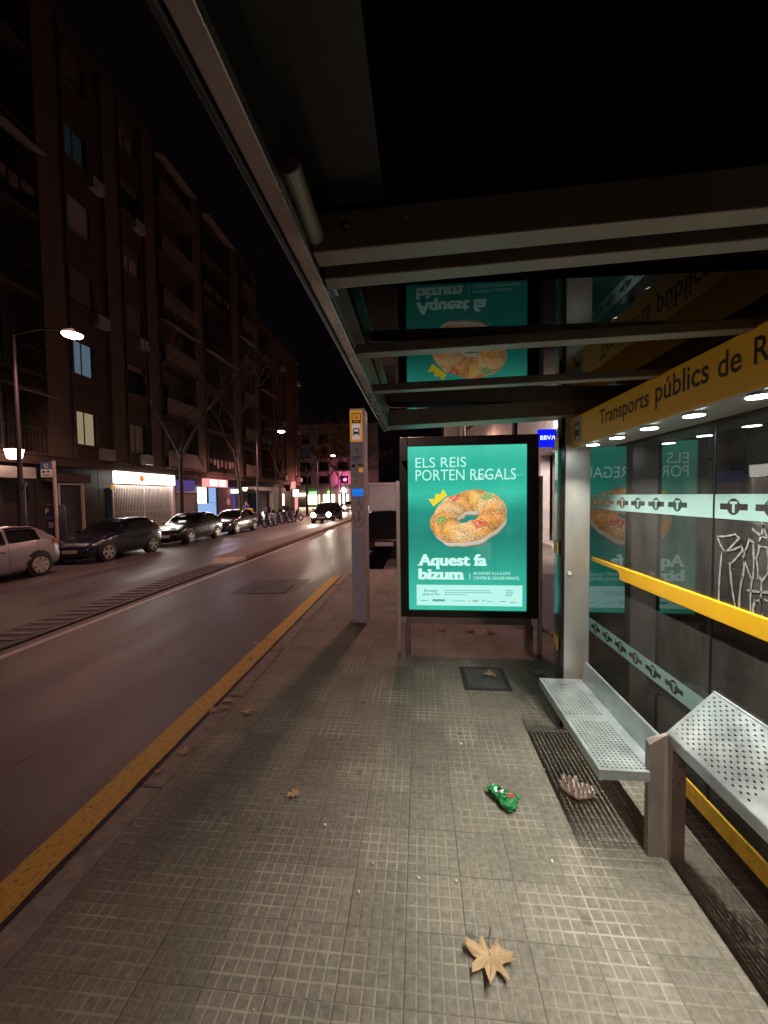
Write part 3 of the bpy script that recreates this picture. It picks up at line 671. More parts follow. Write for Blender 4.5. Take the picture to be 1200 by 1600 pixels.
def printm(name, c, s=1.0):
    m = mat(name, (0, 0, 0), 0.06, 0, spec=0.5, emi=c, es=s)
    return m
pm = D.materials.new("poster_green"); pm.use_nodes = True
n = pm.node_tree.nodes; l = pm.node_tree.links; bb = n["Principled BSDF"]
bb.inputs["Base Color"].default_value = (.0, .03, .02, 1); bb.inputs["Roughness"].default_value = .05
tc = n.new("ShaderNodeTexCoord"); sx = n.new("ShaderNodeSeparateXYZ"); l.new(tc.outputs["Object"], sx.inputs[0])
rp = n.new("ShaderNodeMapRange"); rp.inputs[1].default_value = .45; rp.inputs[2].default_value = 2.15; l.new(sx.outputs[2], rp.inputs[0])
cr = n.new("ShaderNodeValToRGB"); l.new(rp.outputs[0], cr.inputs[0])
e_ = cr.color_ramp.elements; e_[0].position = 0; e_[0].color = (.045, .52, .37, 1); e_[1].position = 1; e_[1].color = (.07, .60, .43, 1)
for p_, c_ in ((.10, (.04, .50, .36)), (.34, (.026, .31, .23)), (.45, (.018, .235, .18)), (.60, (.02, .29, .215)), (.72, (.05, .56, .40)), (.80, (.03, .46, .33)), (.90, (.035, .47, .34))):
    q = e_.new(p_); q.color = (*c_, 1)
nz = n.new("ShaderNodeTexNoise"); nz.inputs["Scale"].default_value = 3; nz.inputs["Detail"].default_value = 4; l.new(tc.outputs["Object"], nz.inputs[0])
mr = n.new("ShaderNodeMapRange"); mr.inputs[1].default_value = .3; mr.inputs[2].default_value = .7; mr.inputs[3].default_value = .9; mr.inputs[4].default_value = 1.08; l.new(nz.outputs[0], mr.inputs[0])
l.new(cr.outputs[0], bb.inputs["Emission Color"]); l.new(mr.outputs[0], bb.inputs["Emission Strength"])
post = MB().box(-.1125, 1.0835, F + .02, F + .058, .4535, 2.1535).build("poster", pm, mp_)
PW, PH = 1.196, 1.70
def pf(lay): return lambda u, v: (-.1125 + u, F + .02 - .0015 * lay, .4535 + v)
# poster coordinates from the picture: x 638..820, y 957..700 -> metres
def PX(x): return (x - 638) / 182 * PW
def PY(y): return (957 - y) / 258.5 * PH
mwhite = printm("print_white", (.62, 1.0, .90), 1.0)
mpanel = printm("print_panel", (.50, .93, .84), 1.0)
mgrey = printm("print_grey", (.10, .38, .33), 1.0)
def ptext(body, x0, x1, yt, yb, m, off=0.0, slab=0.0, lay=1, bold=0.0):
    wd_, ht_ = PX(x1) - PX(x0), PY(yt) - PY(yb)
    if not bold:
        vs, fs = text2d(body, wd_, ht_, off, slab); flat_obj("printed_text", [(vs, fs, PX(x0), PY(yb))], pf(lay), m, post); return
    vs, fs = text2d(body, wd_ - 2 * bold, ht_ - bold * .7, off, slab); mb = MB(); k = 0
    for dx in (0, .5, 1, 1.5, 2):
        for dy in (0, .7):
            k += 1; q = pf(lay + k * .12); mb.add([q(PX(x0) + a + dx * bold, PY(yb) + c + dy * bold) for a, c in vs], fs)
    mb.build("printed_text", m, post, fix=False)
ptext("ELS REIS", 650, 728.5, 716, 731.5, mwhite, -.004)
ptext("PORTEN REGALS", 650, 804, 735, 752, mwhite, -.004)
ptext("Aquest fa", 652, 760, 868, 892, mwhite, .006, .05, bold=.0075)
ptext("bizum", 653, 725, 891, 908.5, mwhite, .006, .05, bold=.009)
ptext("EN SUPORT A LA LLUITA", 739.5, 796, 896, 900.5, mwhite, .004)
ptext("CONTRA EL C\u00c0NCER INFANTIL", 739.5, 810, 902, 908, mwhite, .004)
flat_obj("printed_line", [(rect(0, 0, .006, .065), [(0, 1, 2, 3)], PX(733), PY(908))], pf(1), mwhite, post)
flat_obj("text_panel", [(rect(PX(650), PY(950), PX(814), PY(917)), [(0, 1, 2, 3)], 0, 0)], pf(1), mpanel, post)
ptext("Enguany", 662, 683, 924, 929.5, mgrey, .02, .02, 2); ptext("paga el Rei", 660, 686, 929.5, 935, mgrey, .02, .02, 2)
small = []
for yy, xa, xb in ((925, 694, 765), (928.3, 694, 768), (931.6, 694, 727)):
    xx = xa
    while xx < xb:
        wl = random.uniform(2, 5); small.append((rect(PX(xx), PY(yy + 1.1), PX(min(xx + wl, xb)), PY(yy)), [(0, 1, 2, 3)], 0, 0)); xx += wl + .8
for yy in (924.5, 927.2, 930, 932.6):
    small.append((rect(PX(788.5), PY(yy + 1), PX(800 - (yy % 3)), PY(yy)), [(0, 1, 2, 3)], 0, 0))
for xa, xb, yy in ((656, 669, 941.8), (707, 727, 941.8), (780, 790, 942), (795, 806, 943.5), (737, 747, 940.5), (738, 746, 942.6), (752, 757, 941), (759, 768, 942.3)):
    small.append((rect(PX(xa), PY(yy + 1), PX(xb), PY(yy)), [(0, 1, 2, 3)], 0, 0))
flat_obj("small_print", small, pf(2), mgrey, post)
flat_obj("small_print", [(rect(PX(675), PY(943.5), PX(694.5), PY(940)), [(0, 1, 2, 3)], 0, 0)], pf(2), mgrey, post)
flat_obj("small_logo", [(circ(PX(733), PY(941.5), .012, 14), [tuple(range(14))], 0, 0), (circ(PX(801), PY(940), .012, 14), [tuple(range(14))], 0, 0)], pf(2), printm("print_logo_yellow", (.95, .65, .12)), post)
crown = [(670, 780.5), (677.5, 792.5), (699, 775.5), (692.5, 765.5), (689, 773.5), (681, 773), (679.5, 781)]
flat_obj("printed_crown", [([(PX(a), PY(c)) for a, c in crown], [tuple(range(len(crown)))], 0, 0)], pf(1), printm("print_yellow", (.95, .72, .03)), post)
# ring cake: a printed picture, one small coloured square per dot of the print
def cake():
    import numpy as np
    rng = np.random.default_rng(3)
    GW, GH = 190, 150
    zb = np.full((GH, GW), -9.0); col = np.zeros((GH, GW, 3))
    Rm, r = .335, .172
    nU, nV = 1500, 700
    U, V = np.meshgrid(np.linspace(0, 2 * np.pi, nU), np.linspace(0, 2 * np.pi, nV))
    rr = r * (1 + .05 * np.sin(U * 7) + .03 * np.sin(U * 13 + 2))
    X = (Rm + rr * np.cos(V)) * np.cos(U); Y = (Rm + rr * np.cos(V)) * np.sin(U); Z = rr * 1.05 * np.sin(V)
    tilt = np.radians(50)
    Y2 = Y * np.cos(tilt) + Z * np.sin(tilt) * 1.0; Z2 = -Y * np.sin(tilt) + Z * np.cos(tilt)
    nx, ny, nz_ = np.cos(V) * np.cos(U), np.cos(V) * np.sin(U), np.sin(V)
    ny2 = ny * np.cos(tilt) + nz_ * np.sin(tilt); nz2 = -ny * np.sin(tilt) + nz_ * np.cos(tilt)
    ro = np.radians(20); X3 = X * np.cos(ro) - Y2 * np.sin(ro); Y3 = X * np.sin(ro) + Y2 * np.cos(ro)
    light_ = np.clip(.60 + .28 * ny2 + .30 * nz2 - .10 * nx, .3, 1.12)
    dough = np.array([.80, .34, .075]); base = np.ones(U.shape + (3,)) * dough
    base = base * (1 + .25 * np.sin(U * 9 + 3 * V))[..., None]
    crm = (np.sin(V) < .02) & (np.sin(V) > -.45)
    base[crm] = np.array([.95, .93, .78])
    low = np.sin(V) <= -.45; base[low] = np.array([.72, .34, .10])
    top = (np.sin(V) > .1)
    # flaked almonds / sugar
    cells = rng.random((120, 360)); iu = (U / (2 * np.pi) * 359).astype(int); iv = (V / (2 * np.pi) * 119).astype(int)
    c = cells[iv, iu]; dens = .40 + .38 * np.sin(U * 3 + 1) + .15 * np.sin(V * 5 + U * 7)
    fl = top & (c > (1 - dens * .8)); base[fl] = np.array([.95, .68, .34]); fl2 = top & (c > .93); base[fl2] = np.array([.98, .90, .66])
    dk = top & (c < .05); base[dk] = np.array([.42, .15, .04])
    for u0, v0, c0 in ((1.75, 1.5, (.75, .08, .05)), (5.0, 1.3, (.72, .08, .06)), (.35, 1.45, (.12, .42, .10)), (3.25, 1.5, (.15, .38, .08)), (3.9, 1.2, (.85, .40, .05)), (.9, 2.0, (.85, .55, .10))):
        du = np.abs((U - u0 + np.pi) % (2 * np.pi) - np.pi); m_ = top & (du < .20) & (np.abs(V - v0) < .42) & (c < .75)
        base[m_] = np.array(c0)
    C = base * light_[..., None]
    s = GW / 1.08
    gx_ = ((X3 + .54) * s).astype(int).clip(0, GW - 1); gy_ = ((Y3 + .43) * s).astype(int).clip(0, GH - 1)
    order = np.argsort(Z2.ravel())
    col.reshape(-1, 3)[(gy_ * GW + gx_).ravel()[order]] = C.reshape(-1, 3)[order]
    zb.ravel()[(gy_ * GW + gx_).ravel()[order]] = 1
    me = D.meshes.new("printed_cake"); vs = []; fs = []; cs = []
    # picture box: x 672..790 , y 767..857
    bx0, bx1, by0, by1 = PX(672), PX(790.5), PY(857), PY(766.5)
    ys, xs = np.nonzero(zb > 0); x0, x1, y0, y1 = xs.min(), xs.max() + 1, ys.min(), ys.max() + 1
    fx = lambda a: bx0 + (a - x0) / (x1 - x0) * (bx1 - bx0); fy = lambda a: by0 + (a - y0) / (y1 - y0) * (by1 - by0)
    q = pf(1)
    for yy, xx in zip(ys, xs):
        k = len(vs); a0, a1, b0, b1 = fx(xx), fx(xx + 1), fy(yy), fy(yy + 1)
        vs += [q(a0, b0), q(a1, b0), q(a1, b1), q(a0, b1)]; fs.append((k, k + 1, k + 2, k + 3)); cs.append(col[yy, xx])
    o0 = origin_of(post)
    me.from_pydata([(v[0] - o0.x, v[1] - o0.y, v[2] - o0.z) for v in vs], [], fs)
    ca = me.color_attributes.new("ink", 'FLOAT_COLOR', 'CORNER')
    buf = []
    for c_ in cs: buf += [c_[0], c_[1], c_[2], 1.0] * 4
    ca.data.foreach_set("color", buf)
    m = mat("print_cake", (0, 0, 0), .06); nn = m.node_tree.nodes; at = nn.new("ShaderNodeAttribute"); at.attribute_name = "ink"
    m.node_tree.links.new(at.outputs[0], nn["Principled BSDF"].inputs["Emission Color"]); nn["Principled BSDF"].inputs["Emission Strength"].default_value = 1.0
    me.materials.append(m); o = D.objects.new("printed_cake", me); COL.objects.link(o); o.parent = post
cake()

# ---------------------------------------------------------------- bus stop pylon
py = empty("bus_stop_pylon", (-.78, 5.0, 0), "slim rectangular bus stop pylon with orange top and blue panel at the kerb", 'bus stop pylon')
x0, x1, y0, y1 = -.872, -.686, 4.95, 5.25
core = MB().box(x0, x1, y0, y1, 0, 2.765).build("body", mat("pylon_body", (.50, .46, .47), .4, .5, var=.1, vs=4), py, bevel=.004)
MB().box(x0 + .006, x1 - .024, y0 - .004, y0 - .0005, 1.46, 1.9).build("timetable_panel", M['pylongrey'], py)
MB().box(x0 + .006, x1 - .024, y0 - .004, y0 - .0005, .02, 1.20).build("lower_panel", M['pylonblue'], py)
MB().box(x0 + .006, x1 - .024, y0 - .004, y0 - .0005, 1.205, 1.455).build("notice_panel", M['pylongrey'], py)
MB().box(x0 + .006, x1 - .024, y0 - .004, y0 - .0005, 1.905, 2.34).build("route_panel", M['pylonblue'], py)
MB().box(x1 - .022, x1 + .002, y0 - .007, y0 - .0005, 0, 2.767).build("edge_trim", M['palepost'], py)
op = MB().box(x0 + .003, x1 - .024, y0 - .005, y0 - .0005, 2.345, 2.74).build("header_panel", M['orange'], py)
def yf(lay): return lambda u, v: (x0 + .005 + u, y0 - .005 - .0012 * lay, v)
flat_obj("number_box", [(*fill2d([rect(.022, 2.58, .138, 2.705), rect(.032, 2.615, .128, 2.695)]), 0, 0)], yf(1), M['brown'], op)
vs, fs = text2d("30", .05, .05, .01); flat_obj("lettering", [(vs, fs, .055, 2.63)], yf(1), M['brown'], op)
flat_obj("number_caption", [(rect(.048, 2.593, .112, 2.600), [(0, 1, 2, 3)], 0, 0)], yf(2), M['orange'], op)
MB().box(x0 + .03, x0 + .135, y0 - .0062, y0 - .0052, 2.375, 2.565).build("pictogram_plate", mat('lit_plate', (.8, .75, .72), .5, emi=(.9, .75, .7), es=.35), op)
flat_obj("pictogram", [(*fill2d(bus_icon(.078, 2.47, .088)), 0, 0)], yf(1.6), M['ink'], op)
flat_obj("direction_mark", [(*fill2d([[(.06, 2.24), (.078, 2.262), (.096, 2.24), (.078, 2.218)], [(.07, 2.24), (.078, 2.25), (.086, 2.24), (.078, 2.23)]]), 0, 0)], yf(1), M['ink'], py)
bits = []
bits2 = []
for r_ in range(3):
    bits.append((rect(.02, 0, .02 + random.uniform(.06, .11), .008), [(0, 1, 2, 3)], 0, 2.155 - r_ * .028))
bits += [(rect(.012, 0, .058, .035), [(0, 1, 2, 3)], 0, 2.02), (rect(.082, 0, .155, .012), [(0, 1, 2, 3)], 0, 2.048), (rect(.10, 0, .155, .012), [(0, 1, 2, 3)], 0, 2.02), (rect(.058, 0, .068, .05), [(0, 1, 2, 3)], 0, 1.80)]
for r_ in range(7): bits.append((rect(.012, 0, .012 + random.uniform(.05, .14), .004), [(0, 1, 2, 3)], 0, 1.74 - r_ * .017))
flat_obj("printed_lines", bits, yf(1), M['ink'], py)
flat_obj("price_patch", [(rect(.105, 1.955, .16, 2.015), [(0, 1, 2, 3)], 0, 0)], yf(1), M['orange'], py)
flat_obj("pale_rows", [(rect(.012, 1.955, .098, 1.965), [(0, 1, 2, 3)], 0, 0), (rect(.012, 2.165, .075, 2.185), [(0, 1, 2, 3)], 0, 0), (rect(.012, 1.86, .05, 1.89), [(0, 1, 2, 3)], 0, 0), (rect(.09, 1.83, .155, 1.85), [(0, 1, 2, 3)], 0, 0)], yf(1.2), M['white'], py)
flat_obj("lit_screen", [(rect(.012, 1.65, .155, 1.745), [(0, 1, 2, 3)], 0, 0)], yf(1), glow("blue_screen", (.02, .22, .95), .8), py)
sc_ = MB()
def scr(pts, wd=.004):
    P3 = [Vector(yf(1)(u, v)) for u, v in pts]
    for a, c in zip(P3, P3[1:]):
        d = (c - a).normalized(); nn_ = Vector((-d.z, 0, d.x)) * wd / 2; sc_.add([a - nn_, c - nn_, c + nn_, a + nn_], [(0, 1, 2, 3)])
for i in range(9):
    bx = random.uniform(.07, .13); bz_ = 1.60 - i * .032; scr([(bx, bz_), (bx + .02, bz_ - .03), (bx - .02, bz_ - .022), (bx + .015, bz_ + .002)])
scr([(.02, 1.42), (.03, 1.33), (.045, 1.40), (.05, 1.25)]); scr([(.07, 1.36), (.15, 1.35)], .006); scr([(.09, 1.34), (.12, 1.27), (.08, 1.24), (.14, 1.33), (.13, 1.25)]); scr([(.02, 1.3), (.05, 1.23)])
sc_.build("graffiti", M['ink'], py, fix=False)

# ---------------------------------------------------------------- litter on the pavement
def leaf_mesh(size, curl, seed):
    rn = random.Random(seed)
    lobes = [(-152, .62), (-138, .60), (-120, .50), (-104, .92), (-94, .80), (-84, .98), (-72, .60), (-60, .50), (-50, .78), (-40, 1.02), (-33, .80), (-24, .58), (-12, .85), (0, 1.2), (12, .85), (24, .56), (33, .80), (42, 1.0), (52, .74), (62, .50), (74, .62), (85, 1.0), (95, .80), (106, .92), (122, .5), (140, .60), (154, .60), (180, .16)]
    pts = []
    for a, r in lobes:
        r *= size * .5 * rn.uniform(.88, 1.1); t = R(a + rn.uniform(-3, 3)); pts.append((r * math.sin(t), r * math.cos(t)))
    vs = [(0, 0, .006)]; fs = []
    n_ = len(pts)
    def zz(x, y): return .005 + curl * size * (0.9 * (x / size) ** 2 + .5 * (y / size) ** 2) * (1 + .7 * math.sin(9 * x / size + seed)) * 2 + abs(.03 * size * math.sin(14 * y / size + seed))
    mid = [(p[0] * .5, p[1] * .5) for p in pts]
    vs += [(p[0], p[1], zz(*p)) for p in mid] + [(p[0], p[1], zz(*p)) for p in pts]
    for i in range(n_):
        j = (i + 1) % n_; fs += [(0, 1 + i, 1 + j), (1 + i, 1 + n_ + i, 1 + n_ + j, 1 + j)]
    return vs, fs
def place_leaf(x, y, size, rot, curl, label, z0=0.0, seed=1, m='dryleaf'):
    e = empty("fallen_leaf", (x, y, z0), label, 'leaf', 'dry plane leaves on the ground')
    vs, fs = leaf_mesh(size, curl, seed); c, s = math.cos(rot), math.sin(rot)
    o = MB().add([(x + a * c - b_ * s, y + a * s + b_ * c, z0 + q) for a, b_, q in vs], fs).build("blade", M[m], e, fix=False)
    sm = o.modifiers.new("thick", 'SOLIDIFY'); sm.thickness = .0012
    st = MB().tube([(x, y, z0 + .008), (x + s * size * .25, y - c * size * .25, z0 + .012), (x + s * size * .52 + .01, y - c * size * .52, z0 + .006)], .0014, 6).build("stalk", M['bark'], e)
def G(x, yy, zg=0.0):
    Rm = cob.matrix_world.to_3x3(); d = Rm @ Vector(((x - 600) / 600, -(yy - 800) / 600, -1)); t = (zg - H) / d.z
    return (d.x * t, d.y * t)
def G_old(x, yy, zg=0.0):       # ground point seen at a picture position
    hor = 775 - .012 * (x - 655); dpt = (H - zg) * 600 / (yy - hor); X_ = (x - 655) * dpt / 600; return (X_, dpt + .0917 * X_)
LV = [((765, 1497), .185, 3.0, .30, "large tan dry leaf lying closest to the viewer on the pale tiles", 2),
      ((768, 1055), .15, 1.9, .18, "pale dry leaf on the far edge of the square pavement cover", 3),
      ((842, 1054), .13, .6, .2, "dry leaf on the ground by the far end of the bench", 4),
      ((390, 1114), .12, 1.4, .25, "curled dry leaf between the kerb and the tiles, left of the smooth paving", 5),
      ((458, 1242), .10, 4.2, .25, "small brown leaf lying alone in the middle of the dim left tiles", 6),
      ((291, 1176), .10, 2.2, .35, "dry leaf on the kerb edge level with the green wrapper", 7),
      ((332, 1112), .10, 5.0, .3, "crumpled leaf on the kerb, second from the big kerb cluster", 8),
      ((357, 1097), .11, .3, .3, "crumpled leaf on the kerb stones, farthest of the kerb cluster", 9),
      ((403, 1007), .11, 2.0, .2, "leaf lying over the yellow line's inner edge near the far kerb", 10),
      ((433, 1016), .11, 1.0, .3, "dry leaf on the kerb left of the pylon foot", 11),
      ((246, 1209), .05, 1.0, .2, "tiny leaf scrap on the kerb, nearest to the viewer on the left", 12),
      ((352, 1108), .07, 3.3, .4, "small torn leaf on the kerb between two larger curled leaves", 22),
      ((418, 1001), .08, 4.1, .3, "small leaf in the gutter beside the far part of the yellow line", 23),
      ((736, 986), .15, 2.6, .4, "dark leaf under the poster stand, left of the middle", 24),
      ((768, 990), .13, .9, .5, "dark curled leaf under the poster stand, right of the middle", 25),
      ((690, 984), .12, 4.9, .4, "dark leaf under the poster stand near its left leg", 26),
      ((862, 992), .10, 3.4, .6, "small dark leaf close to the foot of the side glass fin", 27),
      ((850, 985), .16, 1.0, .5, "dark leaf on the asphalt seen between the poster stand and pillar", 13)]
for (q, sz, ro, cu_, lb, sd) in LV:
    gx0, gy0 = G(*q); place_leaf(gx0, gy0, sz, ro, cu_, lb, .004, sd)
# green wrapper: crumpled foil bag
def crumple(cx, cy, pts2, hz, seed, amp):
    rn = random.Random(seed); bm = bmesh.new(); bmesh.ops.create_icosphere(bm, subdivisions=4, radius=1)
    import mathutils.noise as mnoise
    vs = []
    for v in bm.verts:
        p = v.co; a = math.atan2(p.y, p.x); k = (a / (2 * math.pi)) % 1 * len(pts2); i = int(k) % len(pts2); f = k - int(k)
        rr = pts2[i] * (1 - f) + pts2[(i + 1) % len(pts2)] * f
        c_ = Vector(p) * 2.3 + Vector((seed, 0, 0))
        nn_ = mnoise.turbulence(c_, 4, True) * amp
        xy = math.hypot(p.x, p.y) ** .6 if math.hypot(p.x, p.y) > 0 else 0
        h_ = max(0.0, (p.z * .5 + .5)) ** .8
        r_ = rr * xy * (1 + nn_ * .35)
        vs.append((cx + math.cos(a) * r_, cy + math.sin(a) * r_, .005 + hz * h_ * (.55 + nn_)))
    fs = [tuple(v.index for v in f.verts) for f in bm.faces]; bm.free(); return vs, fs
gxw, gyw = G(789, 1252)
wr = empty("foil_wrapper", (gxw, gyw, 0), "crumpled shiny green snack wrapper lying on the pavement tiles", 'wrapper')
vs, fs = crumple(gxw, gyw, [.07, .05, .034, .046, .078, .082, .05, .038, .055, .078, .072, .043], .032, 4, 1.0)
MB().add(vs, fs).build("foil", M['green'], wr, fix=False)
def decal(name, cx, cy, w_, h_, rot, m, z):
    c, s = math.cos(rot), math.sin(rot); N = 5; P_ = []
    for j in range(N):
        for i in range(N):
            a, b_ = (i / (N - 1) - .5) * w_, (j / (N - 1) - .5) * h_
            P_.append((cx + a * c - b_ * s, cy + a * s + b_ * c, z + .006 * math.sin(i * 1.7 + j * 2.3)))
    MB().add(P_, [(j * N + i, j * N + i + 1, (j + 1) * N + i + 1, (j + 1) * N + i) for j in range(N - 1) for i in range(N - 1)]).build(name, m, wr, fix=False)
decal("white_print", gxw - .022, gyw + .035, .05, .04, .5, M['white'], .034)
decal("dark_print", gxw - .020, gyw + .036, .028, .016, .5, M['ink'], .0405)
decal("red_print", gxw + .028, gyw + .0, .036, .036, .3, M['redfoil'], .036)
gxt, gyt = G(904, 1245)
ts = empty("crumpled_tissue", (gxt, gyt, 0), "crumpled pinkish paper tissue in the bench's shadow", 'tissue')
vs, fs = crumple(gxt, gyt, [.07, .042, .03, .04, .068, .08, .06, .042, .05, .04, .042, .06], .055, 9, 1.2)
MB().add(vs, fs).build("paper", M['tissue'], ts, fix=False)
cm_ = MB(); rn = random.Random(5)
for q in ((654, 1373), (508, 1290), (1013, 1507), (396, 1580), (713, 1377), (835, 1198), (851, 1203), (862, 1347), (720, 1163), (460, 1114), (517, 1055), (440, 1062), (830, 1213), (560, 1395), (848, 1291), (935, 1010), (582, 1350)):
    gx0, gy0 = G(*q); s_ = rn.uniform(.004, .010)
    P_ = [(gx0 + s_ * rn.uniform(.6, 1.3) * math.cos(t * .9), gy0 + s_ * rn.uniform(.6, 1.3) * math.sin(t * .9), .004) for t in range(7)]
    T_ = [(p[0] * .6 + gx0 * .4, p[1] * .6 + gy0 * .4, .004 + s_ * rn.uniform(.4, .9)) for p in P_]
    cm_.add(P_ + T_, [tuple(range(7, 14))] + [(i, (i + 1) % 7, 7 + (i + 1) % 7, 7 + i) for i in range(7)])
tag(cm_.build("litter_crumbs", M['crumb']), "scattered tiny pale crumbs and bits of paper on the pavement", "litter", kind='stuff')

# ---------------------------------------------------------------- vehicles
def make_car(name, label, paint, Lc=3.85, W=1.66, Hc=1.44, style='hatch', mm=None, lights_on=False, group='cars parked along the far kerb', plate_text=None, rearview=False):
    """front at -Y, wheels on z = 0, centre at origin"""
    e = empty(name, (0, 0, 0), label, 'car', group)
    if style == 'hatch':
        T = [0, .015, .06, .14, .24, .31, .36, .44, .52, .66, .80, .88, .94, .985, 1.0]
        Z = [.50, .60, .70, .80, .88, .94, 1.06, 1.30, 1.40, 1.44, 1.41, 1.30, 1.12, .92, .60]
        Bt = [.46, .56, .66, .755, .83, .87, .885, .90, .915, .935, .955, .965, .965, .88, .56]
        wind = (.325, .47); rear = (.865, .955)
    else:
        T = [0, .012, .05, .12, .22, .30, .36, .44, .52, .64, .78, .88, .95, .985, 1.0]
        Z = [.46, .58, .68, .78, .86, .92, 1.03, 1.27, 1.38, 1.42, 1.36, 1.20, 1.02, .90, .55]
        Bt = [.42, .54, .64, .735, .81, .85, .87, .885, .90, .925, .945, .955, .95, .86, .52]
        wind = (.325, .47); rear = (.845, .955)
    k = Hc / 1.44
    Z = [z * k for z in Z]; Bt = [z * k for z in Bt]
    Wf = [.72, .80, .90, .96, .99, 1.0, 1.0, 1.0, 1.0, 1.0, .99, .965, .94, .90, .84]
    Zb = [.30, .24, .20, .18, .18, .18, .18, .18, .18, .18, .20, .24, .27, .30, .36]
    def ip(t, A_):
        if t <= T[0]: return A_[0]
        for i in range(len(T) - 1):
            if t <= T[i + 1]:
                f = (t - T[i]) / (T[i + 1] - T[i]); f = f * f * (3 - 2 * f) * .35 + f * .65
                return A_[i] * (1 - f) + A_[i + 1] * f
        return A_[-1]
    def ring(t):
        w_ = W / 2 * ip(t, Wf); zb, bt, z = ip(t, Zb), ip(t, Bt), ip(t, Z)
        cab = max(0, min(1, (z - bt) / .40))
        return [(w_ * .90, zb), (w_ * .985, zb + .10), (w_, .52 * k if bt > .56 else (zb + bt) / 2), (w_ * .965, bt),
                (w_ * (.955 - .135 * cab), bt + (z - bt) * (.55 + .25 * cab)), (w_ * (.84 - .16 * cab), bt + (z - bt) * .955), (0, z + .004)]
    def S(t, r, side, off=0.0):
        rg = ring(t); i = min(int(r), len(rg) - 2); f = r - i
        x = rg[i][0] * (1 - f) + rg[i + 1][0] * f; z = rg[i][1] * (1 - f) + rg[i + 1][1] * f
        return Vector((side * x, (t - .5) * Lc, z))
    NT = 56; body = MB(); ts = sorted(set([i / NT for i in range(NT + 1)] + T)); rs = [0, .5, 1, 1.5, 2, 2.5, 3, 3.33, 3.66, 4, 4.33, 4.66, 5, 5.33, 5.66, 6]
    for side in (1, -1):
        vs = [S(t, r, side) for t in ts for r in rs]; n_ = len(rs)
        body.add(vs, [(i * n_ + j, i * n_ + j + 1, (i + 1) * n_ + j + 1, (i + 1) * n_ + j) for i in range(len(ts) - 1) for j in range(n_ - 1)])
    for t in (0, 1):
        rg = [S(t, r, 1) for r in rs]; rl = [S(t, r, -1) for r in rs]
        body.add(rg + rl, [(j, j + 1, len(rs) + j + 1, len(rs) + j) for j in range(len(rs) - 1)])
    vs = [S(t, 0, s_) for t in ts for s_ in (1, -1)]
    body.add(vs, [(2 * i, 2 * i + 1, 2 * i + 3, 2 * i + 2) for i in range(len(ts) - 1)])
    bo = body.build("body", mm or M[paint], e, smooth=True)
    wd_ = bo.modifiers.new("weld", 'WELD'); wd_.merge_threshold = .002
    def panel(nm, t0, t1, r0, r1, m, parent, sides=(1, -1), off=.006, nt=8, nr=6, skew=(0, 0, 0, 0), join=False):
        outs = []
        for side in sides:
            mb = MB()
            P_ = []
            for i in range(nt + 1):
                for j in range(nr + 1):
                    f = i / nt; g_ = j / nr
                    ta = t0 + skew[0] * g_; tb = t1 + skew[1] * g_; t = ta + (tb - ta) * f
                    r = r0 + (r1 - r0) * g_
                    p = S(t, r, side); du = S(min(1, t + .01), r, side) - S(max(0, t - .01), r, side); dr = S(t, min(5.99, r + .05), side) - S(t, max(0, r - .05), side)
                    nn_ = du.cross(dr) * side
                    if nn_.length > 0: nn_.normalize()
                    if nn_.z < -0.3 : nn_ = -nn_
                    if nn_.x * side < -0.2: nn_ = -nn_
                    P_.append(p + nn_ * off)
            mb.add(P_, [(i * (nr + 1) + j, i * (nr + 1) + j + 1, (i + 1) * (nr + 1) + j + 1, (i + 1) * (nr + 1) + j) for i in range(nt) for j in range(nr)])
            outs.append(mb.build(nm, m, parent, smooth=True))
        return outs
    panel("side_window", .375, .575, 3.10, 4.55, M['carglass'], e, skew=(.085, -.005, 0, 0))
    panel("side_window", .595, .80 if style != 'hatch' else .83, 3.12, 4.55, M['carglass'], e, skew=(.0, -.035, 0, 0))
    for nm, (a, c) in (("windscreen", wind), ("rear_window", rear)):
        mb = MB(); P_ = []; NX = 10
        for i in range(7):
            t = a + (c - a) * i / 6
            for j in range(-NX, NX + 1):
                s_ = 1 if j >= 0 else -1; r = 6 - abs(j) / NX * 1.45
                p = S(t, min(5.999, r), s_); P_.append(p + Vector((0, -.006 if nm == "windscreen" else .006, .006)))
        n_ = 2 * NX + 1
        mb.add(P_, [(i * n_ + j, i * n_ + j + 1, (i + 1) * n_ + j + 1, (i + 1) * n_ + j) for i in range(6) for j in range(n_ - 1)])
        mb.build(nm, M['carglass'], e, smooth=True)
    # doors seams and handles
    for s_ in (1, -1):
        sm = MB()
        for t in (.335, .585, .80):
            pts_ = [S(t, r, s_) + Vector((s_ * .002, 0, 0)) for r in (.9, 1.5, 2, 2.5, 3.0)]
            sm.tube(pts_, .004, 4)
        sm.build("door_seam", M['plastic'], e)
        p = S(.545, 2.62, s_); MB().box(p.x - .012, p.x + .022 if s_ > 0 else p.x + .012, p.y - .08, p.y + .05, p.z - .015, p.z + .015).build("door_handle", M['plastic'] if paint != 'silver' else M['darkm'], e, bevel=.006)
        p = S(.375, 3.1, s_); mb = MB(); mb.tube([p + Vector((0, 0, .02)), p + Vector((s_ * .08, 0, .05))], .02, 8)
        c = p + Vector((s_ * .14, 0, .07)); mb.hexa([c + Vector((-.08 * s_, -.05, -.06)), c + Vector((.07 * s_, -.03, -.05)), c + Vector((.07 * s_, .05, -.05)), c + Vector((-.08 * s_, .05, -.06)), c + Vector((-.07 * s_, -.05, .06)), c + Vector((.06 * s_, -.03, .05)), c + Vector((.06 * s_, .05, .05)), c + Vector((-.07 * s_, .05, .06))])
        mb.build("mirror", M[paint] if not mm else mm, e, bevel=.02)
